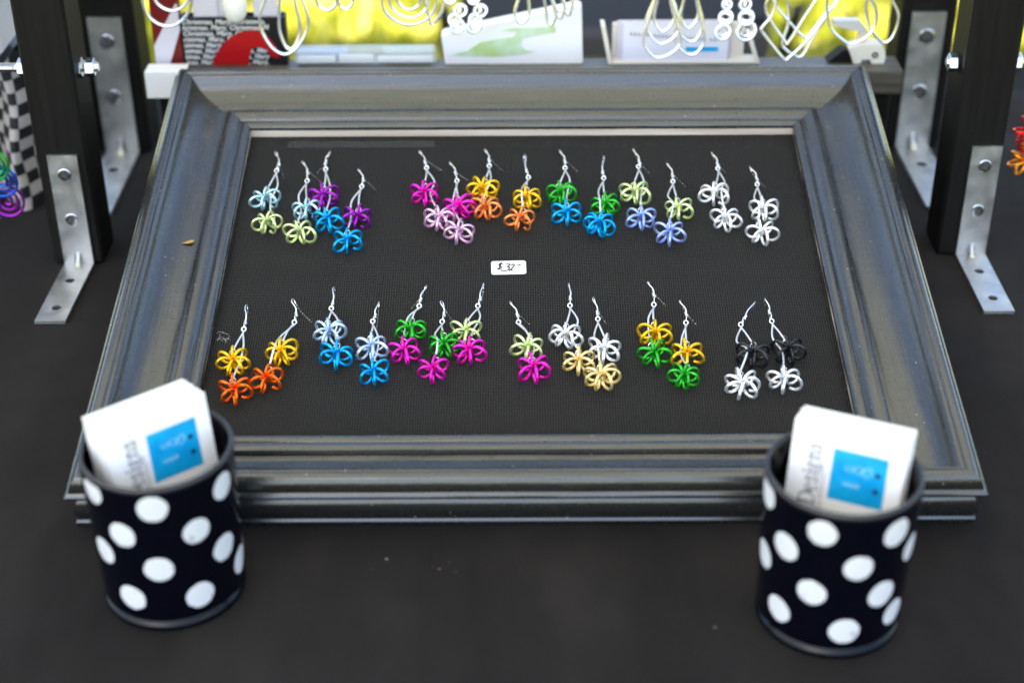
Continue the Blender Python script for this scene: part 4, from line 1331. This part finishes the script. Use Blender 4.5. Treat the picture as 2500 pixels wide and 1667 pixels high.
for k, rings in CHAINS.items():
    ox = rings[0][0] / 1000
    e = thing('coil_chain_earring', HL[k], 'earring', (ox, HY, 0), (0, 0, 0), 'silver wire earrings hanging above the frame')
    for q, (x, z, r_) in enumerate(rings):
        mb = MB()
        for turn in range(2):
            a1 = Vector((math.cos(0.5 + q), math.sin(0.5 + q) * 0.4, 0.1)).normalized() if turn else Vector((1, 0.1 * (q % 2), 0))
            mb.tube(torus_pts((x / 1000 - ox, 0.0008 * (turn + q % 2), z / 1000), r_ / 1000 * (0.82 - 0.22 * turn), a1, Vector((0.1, 0.3 - 0.5 * turn, 1)).normalized(), 18), 0.00105, 6, closed=True)
        part('coil_ring', mb, m_hw, e)
    hang(e, rings[0][0] / 1000, rings[0][1] / 1000 + rings[0][2] / 1000 * 0.8, ox)
# pearl drop
e = thing('pearl_drop', 'smooth white teardrop pendant hanging before the black box', 'earring', (-0.179, HY, 0.1345), (0, 0, 0), 'silver wire earrings hanging above the frame')
prof = [(0.0006, 0.0), (0.0032, 0.0007), (0.0056, 0.0028), (0.0075, 0.0065), (0.0082, 0.0110), (0.0078, 0.0160), (0.0062, 0.0220), (0.0042, 0.0275), (0.0022, 0.0325), (0.0008, 0.0360)]
part('drop', MB().lathe(prof, 28), mat('pearl_white', (0.82, 0.80, 0.74), 0.25, coat=0.4), e, angle=70)
hk = smooth_path([(0, 0, 0.0355), (0, -0.003, 0.05), (0, -0.011, 0.07), (0, -0.0165, 0.0745), (0, -0.0205, 0.0695), (0, -0.021, 0.056)], 5)
part('ear_hook', MB().tube(hk, 0.0004, 6), m_silver, e)

# ================================================================== COLOURED PENDANTS AT THE EDGES
sp = thing('spiral_pendant', 'green, blue and purple wire spirals hanging at the left edge', 'pendant', (-0.3266, 0.928, 0))
for c, cx, cz, r1, spn in (('green', -0.0025, 0.0688, 0.0112, 0.4), ('deep_blue', -0.0002, 0.0558, 0.0122, 2.0), ('purple', 0.0005, 0.0405, 0.0137, 3.6)):
    pts = []
    N = 64
    for k in range(N + 1):
        t = k / N
        a = spn + 3.1 * 2 * PI * t
        r_ = 0.0016 + (r1 - 0.0016) * t
        pts.append((cx + r_ * math.cos(a), -0.0015 * t + {'green': -0.003, 'deep_blue': 0.0, 'purple': 0.003}[c], cz + r_ * math.sin(a)))
    part('spiral', MB().tube(pts, 0.00095, 8), wire_mat(c), sp)
part('link', MB().tube(smooth_path([(-0.0025, -0.002, 0.0800), (-0.001, 0.001, 0.1), (0.0005, 0.002, 0.12), (0.0005, 0.0012, 0.1345), (0.0005, 0.0052, 0.1352), (0.0005, 0.009, 0.131), (0.0005, 0.009, 0.124)], 5), 0.0005, 6), m_silver, sp)

fp = thing('flower_pendant', 'red and orange wire flowers hanging at the right edge', 'pendant', (0.3285, 0.9387, 0))
flower(fp, 'red', Vector((0.0, -0.006, 0.0850)), 7, 0.3, (R(80), 0, 0), 1.05)
flower(fp, 'amber', Vector((0.0, -0.006, 0.0655)), 7, 0.8, (R(75), 0, 0), 1.1)
flower(fp, 'red', Vector((0.004, 0.0, 0.0770)), 6, 0.8, (R(100), 0, 0.4), 1.0)
part('link', MB().tube(smooth_path([(0, -0.006, 0.066), (0, -0.006, 0.086), (0, -0.004, 0.11), (0, -0.0042, 0.1325), (0, 0, 0.1336), (0, 0.0040, 0.129), (0, 0.0040, 0.120)], 5), 0.0005, 6), m_silver, fp)

# checked ribbon hanging behind the left front post
m_check = mat('black_white_check', (0.5, 0.5, 0.5), 0.6)
uv = nd(m_check, 'ShaderNodeTexCoord')
chk = nd(m_check, 'ShaderNodeTexChecker')
chk.inputs['Scale'].default_value = 1.0
chk.inputs['Color1'].default_value = (0.42, 0.39, 0.38, 1)
chk.inputs['Color2'].default_value = (0.008, 0.008, 0.012, 1)
mpg = nd(m_check, 'ShaderNodeMapping')
lk(m_check, uv.outputs['UV'], mpg.inputs['Vector'])
lk(m_check, mpg.outputs['Vector'], chk.inputs['Vector'])
lk(m_check, chk.outputs['Color'], bsdf(m_check).inputs['Base Color'])
cb = MB()
nu, nv = 60, 20
uvs = []
for j in range(nv + 1):
    for i in range(nu + 1):
        s = i / nu
        z = 0.0012 + 0.1078 * j / nv
        x = -0.090 + 0.105 * s + 0.0015 * math.sin(j * 0.5 + s * 9)
        y = 0.009 * math.sin(s * 22 + 0.4 * math.sin(j * 0.4)) + 0.012 * (j / nv)
        cb.v.append((x, y, z))
        uvs.append((s * 17.0, j / nv * 13.0))
for j in range(nv):
    for i in range(nu):
        cb.f.append((j * (nu + 1) + i, j * (nu + 1) + i + 1, (j + 1) * (nu + 1) + i + 1, (j + 1) * (nu + 1) + i))
me = cb.mesh('checked_cloth', m_check, angle=80)
ul = me.uv_layers.new(name='UVMap')
for lp in me.loops:
    ul.data[lp.index].uv = uvs[lp.vertex_index]
tag(link('checked_cloth', me, None, (-0.3310, 1.004, 0)), 'black and white checked cloth hanging behind the left front post', 'cloth')
lb = thing('pale_bag', 'pale lilac bag edge at the top left corner above the checked cloth', 'bag', (-0.375, 1.004, 0.1115))
part('bag_body', MB().bevel_box((-0.05, -0.016, 0), (0.042, 0.03, 0.09), 0.006), m_lilac, lb, smooth=False)
part('shelf_panel', MB().box((-0.05, 0.036, -0.1109), (0.042, 0.044, -0.0014)), m_blackbox, lb, smooth=False)
part('bag_shelf', MB().bevel_box((-0.05, -0.014, -0.0012), (0.042, 0.046, -0.0002), 0.0003), m_blackbox, lb, smooth=False)

# ================================================================== BEHIND THE TABLE
m_black_fab = mat('black_chair_fabric', (0.012, 0.011, 0.013), 0.8)
m_grey_fab = mat('grey_chair_trim', (0.06, 0.055, 0.065), 0.7)
m_navy = mat('navy_fabric', (0.004, 0.012, 0.05), 0.8)
m_blackmetal = mat('black_metal', (0.012, 0.012, 0.012), 0.4)
ch = thing('folding_chair', 'dark folding chair out of focus on the grass behind the table', 'chair', (0.16, 2.24, GZ))
seat = MB()
vs, fs = [], []
for j in range(7):
    for i in range(9):
        u_, v_ = i / 8, j / 6
        vs.append((-0.22 + 0.44 * u_, -0.02 + 0.42 * v_, 0.44 - 0.035 * math.sin(PI * u_) - 0.03 * v_ + 0.012 * (u_ - .5)))
for j in range(6):
    for i in range(8):
        fs.append((j * 9 + i, j * 9 + i + 1, (j + 1) * 9 + i + 1, (j + 1) * 9 + i))
seat.add(vs, fs)
seat.add([(x, y, z - 0.012) for x, y, z in vs], [tuple(reversed(f)) for f in fs])
part('seat', seat, m_black_fab, ch)
part('seat_edge', MB().bevel_box((-0.22, -0.04, 0.385), (0.22, -0.024, 0.43), 0.006), m_grey_fab, ch, smooth=False)
part('side_pocket', MB().bevel_box((-0.245, -0.062, 0.22), (-0.135, -0.042, 0.42), 0.004), m_navy, ch, smooth=False)
for sx in (-1, 1):
    part('leg', MB().tube([(0.235 * sx, -0.03, 0.0), (0.235 * sx, 0.40, 0.46)], 0.011, 10), m_blackmetal, ch)
    part('leg', MB().tube([(0.255 * sx, 0.40, 0.0), (0.255 * sx, -0.03, 0.46)], 0.011, 10), m_blackmetal, ch)
    part('back_upright', MB().tube([(0.235 * sx, 0.40, 0.46), (0.235 * sx, 0.52, 0.88)], 0.011, 10), m_blackmetal, ch)
part('backrest', MB().bevel_box((-0.22, 0.455, 0.6), (0.22, 0.475, 0.87), 0.004), m_black_fab, ch, smooth=False, rot=(R(-4), 0, 0))
tpole = thing('tent_pole', 'thin black pole standing in the grass right of the card tray', 'pole', (0.50, 3.02, GZ))
part('shaft', MB().tube([(0, 0, 0.012), (0, 0, 2.3)], 0.012, 14), m_blackmetal, tpole)
part('foot_plate', MB().bevel_box((-0.06, -0.06, 0.0), (0.06, 0.06, 0.012), 0.003), m_blackmetal, tpole, smooth=False)

# ================================================================== SMALL BITS
lf_ = MB()
lv = [(x * .68, y * .68, z) for x, y, z in [(-0.0055, 0, 0.0003), (-0.003, -0.0009, 0.0005), (0.0, -0.0019, 0.0009), (0.003, -0.0014, 0.0012), (0.006, 0.0012, 0.0011), (0.003, 0.0018, 0.0013), (0.0, 0.0013, 0.001), (-0.003, 0.0004, 0.0005)]]
lf_.add(lv + [(x, y, z - 0.0002) for x, y, z in lv], [tuple(range(8)), tuple(reversed(range(8, 16)))] + [(i, i + 8, (i + 1) % 8 + 8, (i + 1) % 8) for i in range(8)])
tag(part('fallen_leaf', lf_, mat('dry_leaf', (0.42, 0.24, 0.05), 0.7), None, loc=on_frame(-196.85, 201.7, 0.0184), rot=Euler((FROT[0], 0.10, R(18)))), 'tiny dry tan leaf lying on the left rail of the frame', 'leaf')
m_crumb = mat('tan_crumb', (0.15, 0.12, 0.08), 0.8)
for (x, y, s, lab) in ((-0.0622, 0.6151, 0.0011, 'larger tan crumb on the black cloth just below the frame'), (-0.0361, 0.6074, 0.0007, 'smaller tan crumb on the black cloth below the frame'), (0.0934, 0.5642, 0.0008, 'pale speck on the black cloth left of the right cup')):
    cbm = MB()
    vs = [(s * math.cos(a) * random.uniform(.7, 1.2), s * .7 * math.sin(a) * random.uniform(.7, 1.2), 0.0001) for a in [k * PI / 3 for k in range(6)]]
    cbm.add(vs + [(0, 0, s * 0.8)], [(i, (i + 1) % 6, 6) for i in range(6)] + [tuple(reversed(range(6)))])
    tag(part('crumb', cbm, m_crumb, None, loc=(x, y, cloth_z(x, y))), lab, 'crumb', 'specks on the cloth')
ltm = MB()
for k in range(9):
    a = random.uniform(0, PI)
    c = (random.uniform(-0.004, 0.004), random.uniform(-0.004, 0.004))
    pts = smooth_path([(c[0] - 0.002 * math.cos(a), c[1] - 0.002 * math.sin(a), 0.0004), (c[0] + random.uniform(-.001, .001), c[1] + random.uniform(-.001, .001), 0.0008), (c[0] + 0.002 * math.cos(a), c[1] + 0.002 * math.sin(a), 0.0004)], 4)
    ltm.tube(pts, 0.00011, 4)
tag(part('lint', ltm, mat('white_lint', (0.45, 0.45, 0.45), 0.9), None, loc=on_frame(-168.3, 131.3, MN), rot=FROT), 'wisp of white lint at the left side of the wire screen', 'lint')

# loose fibres and dust on the tablecloth, too many to count
fb = MB()
for k in range(120):
    x, y = random.uniform(-0.42, 0.42), random.uniform(0.44, 0.95)
    a = random.uniform(0, 2 * PI)
    l_ = random.uniform(0.0004, 0.0022) if k % 6 else random.uniform(0.002, 0.004)
    z = cloth_z(x, y) + 0.0002
    bend = random.uniform(-0.5, 0.5) * l_
    pts = [(x, y, z), (x + l_ * 0.5 * math.cos(a) - bend * math.sin(a), y + l_ * 0.5 * math.sin(a) + bend * math.cos(a), z + 0.0002), (x + l_ * math.cos(a), y + l_ * math.sin(a), z)]
    fb.tube(pts, random.uniform(0.00005, 0.00011), 4)
fib = tag(part('dust_fibres', fb, mat('grey_dust', (0.09, 0.085, 0.08), 0.9)), 'scattered pale lint and dust on the black tablecloth', 'lint')
fib['kind'] = 'stuff'
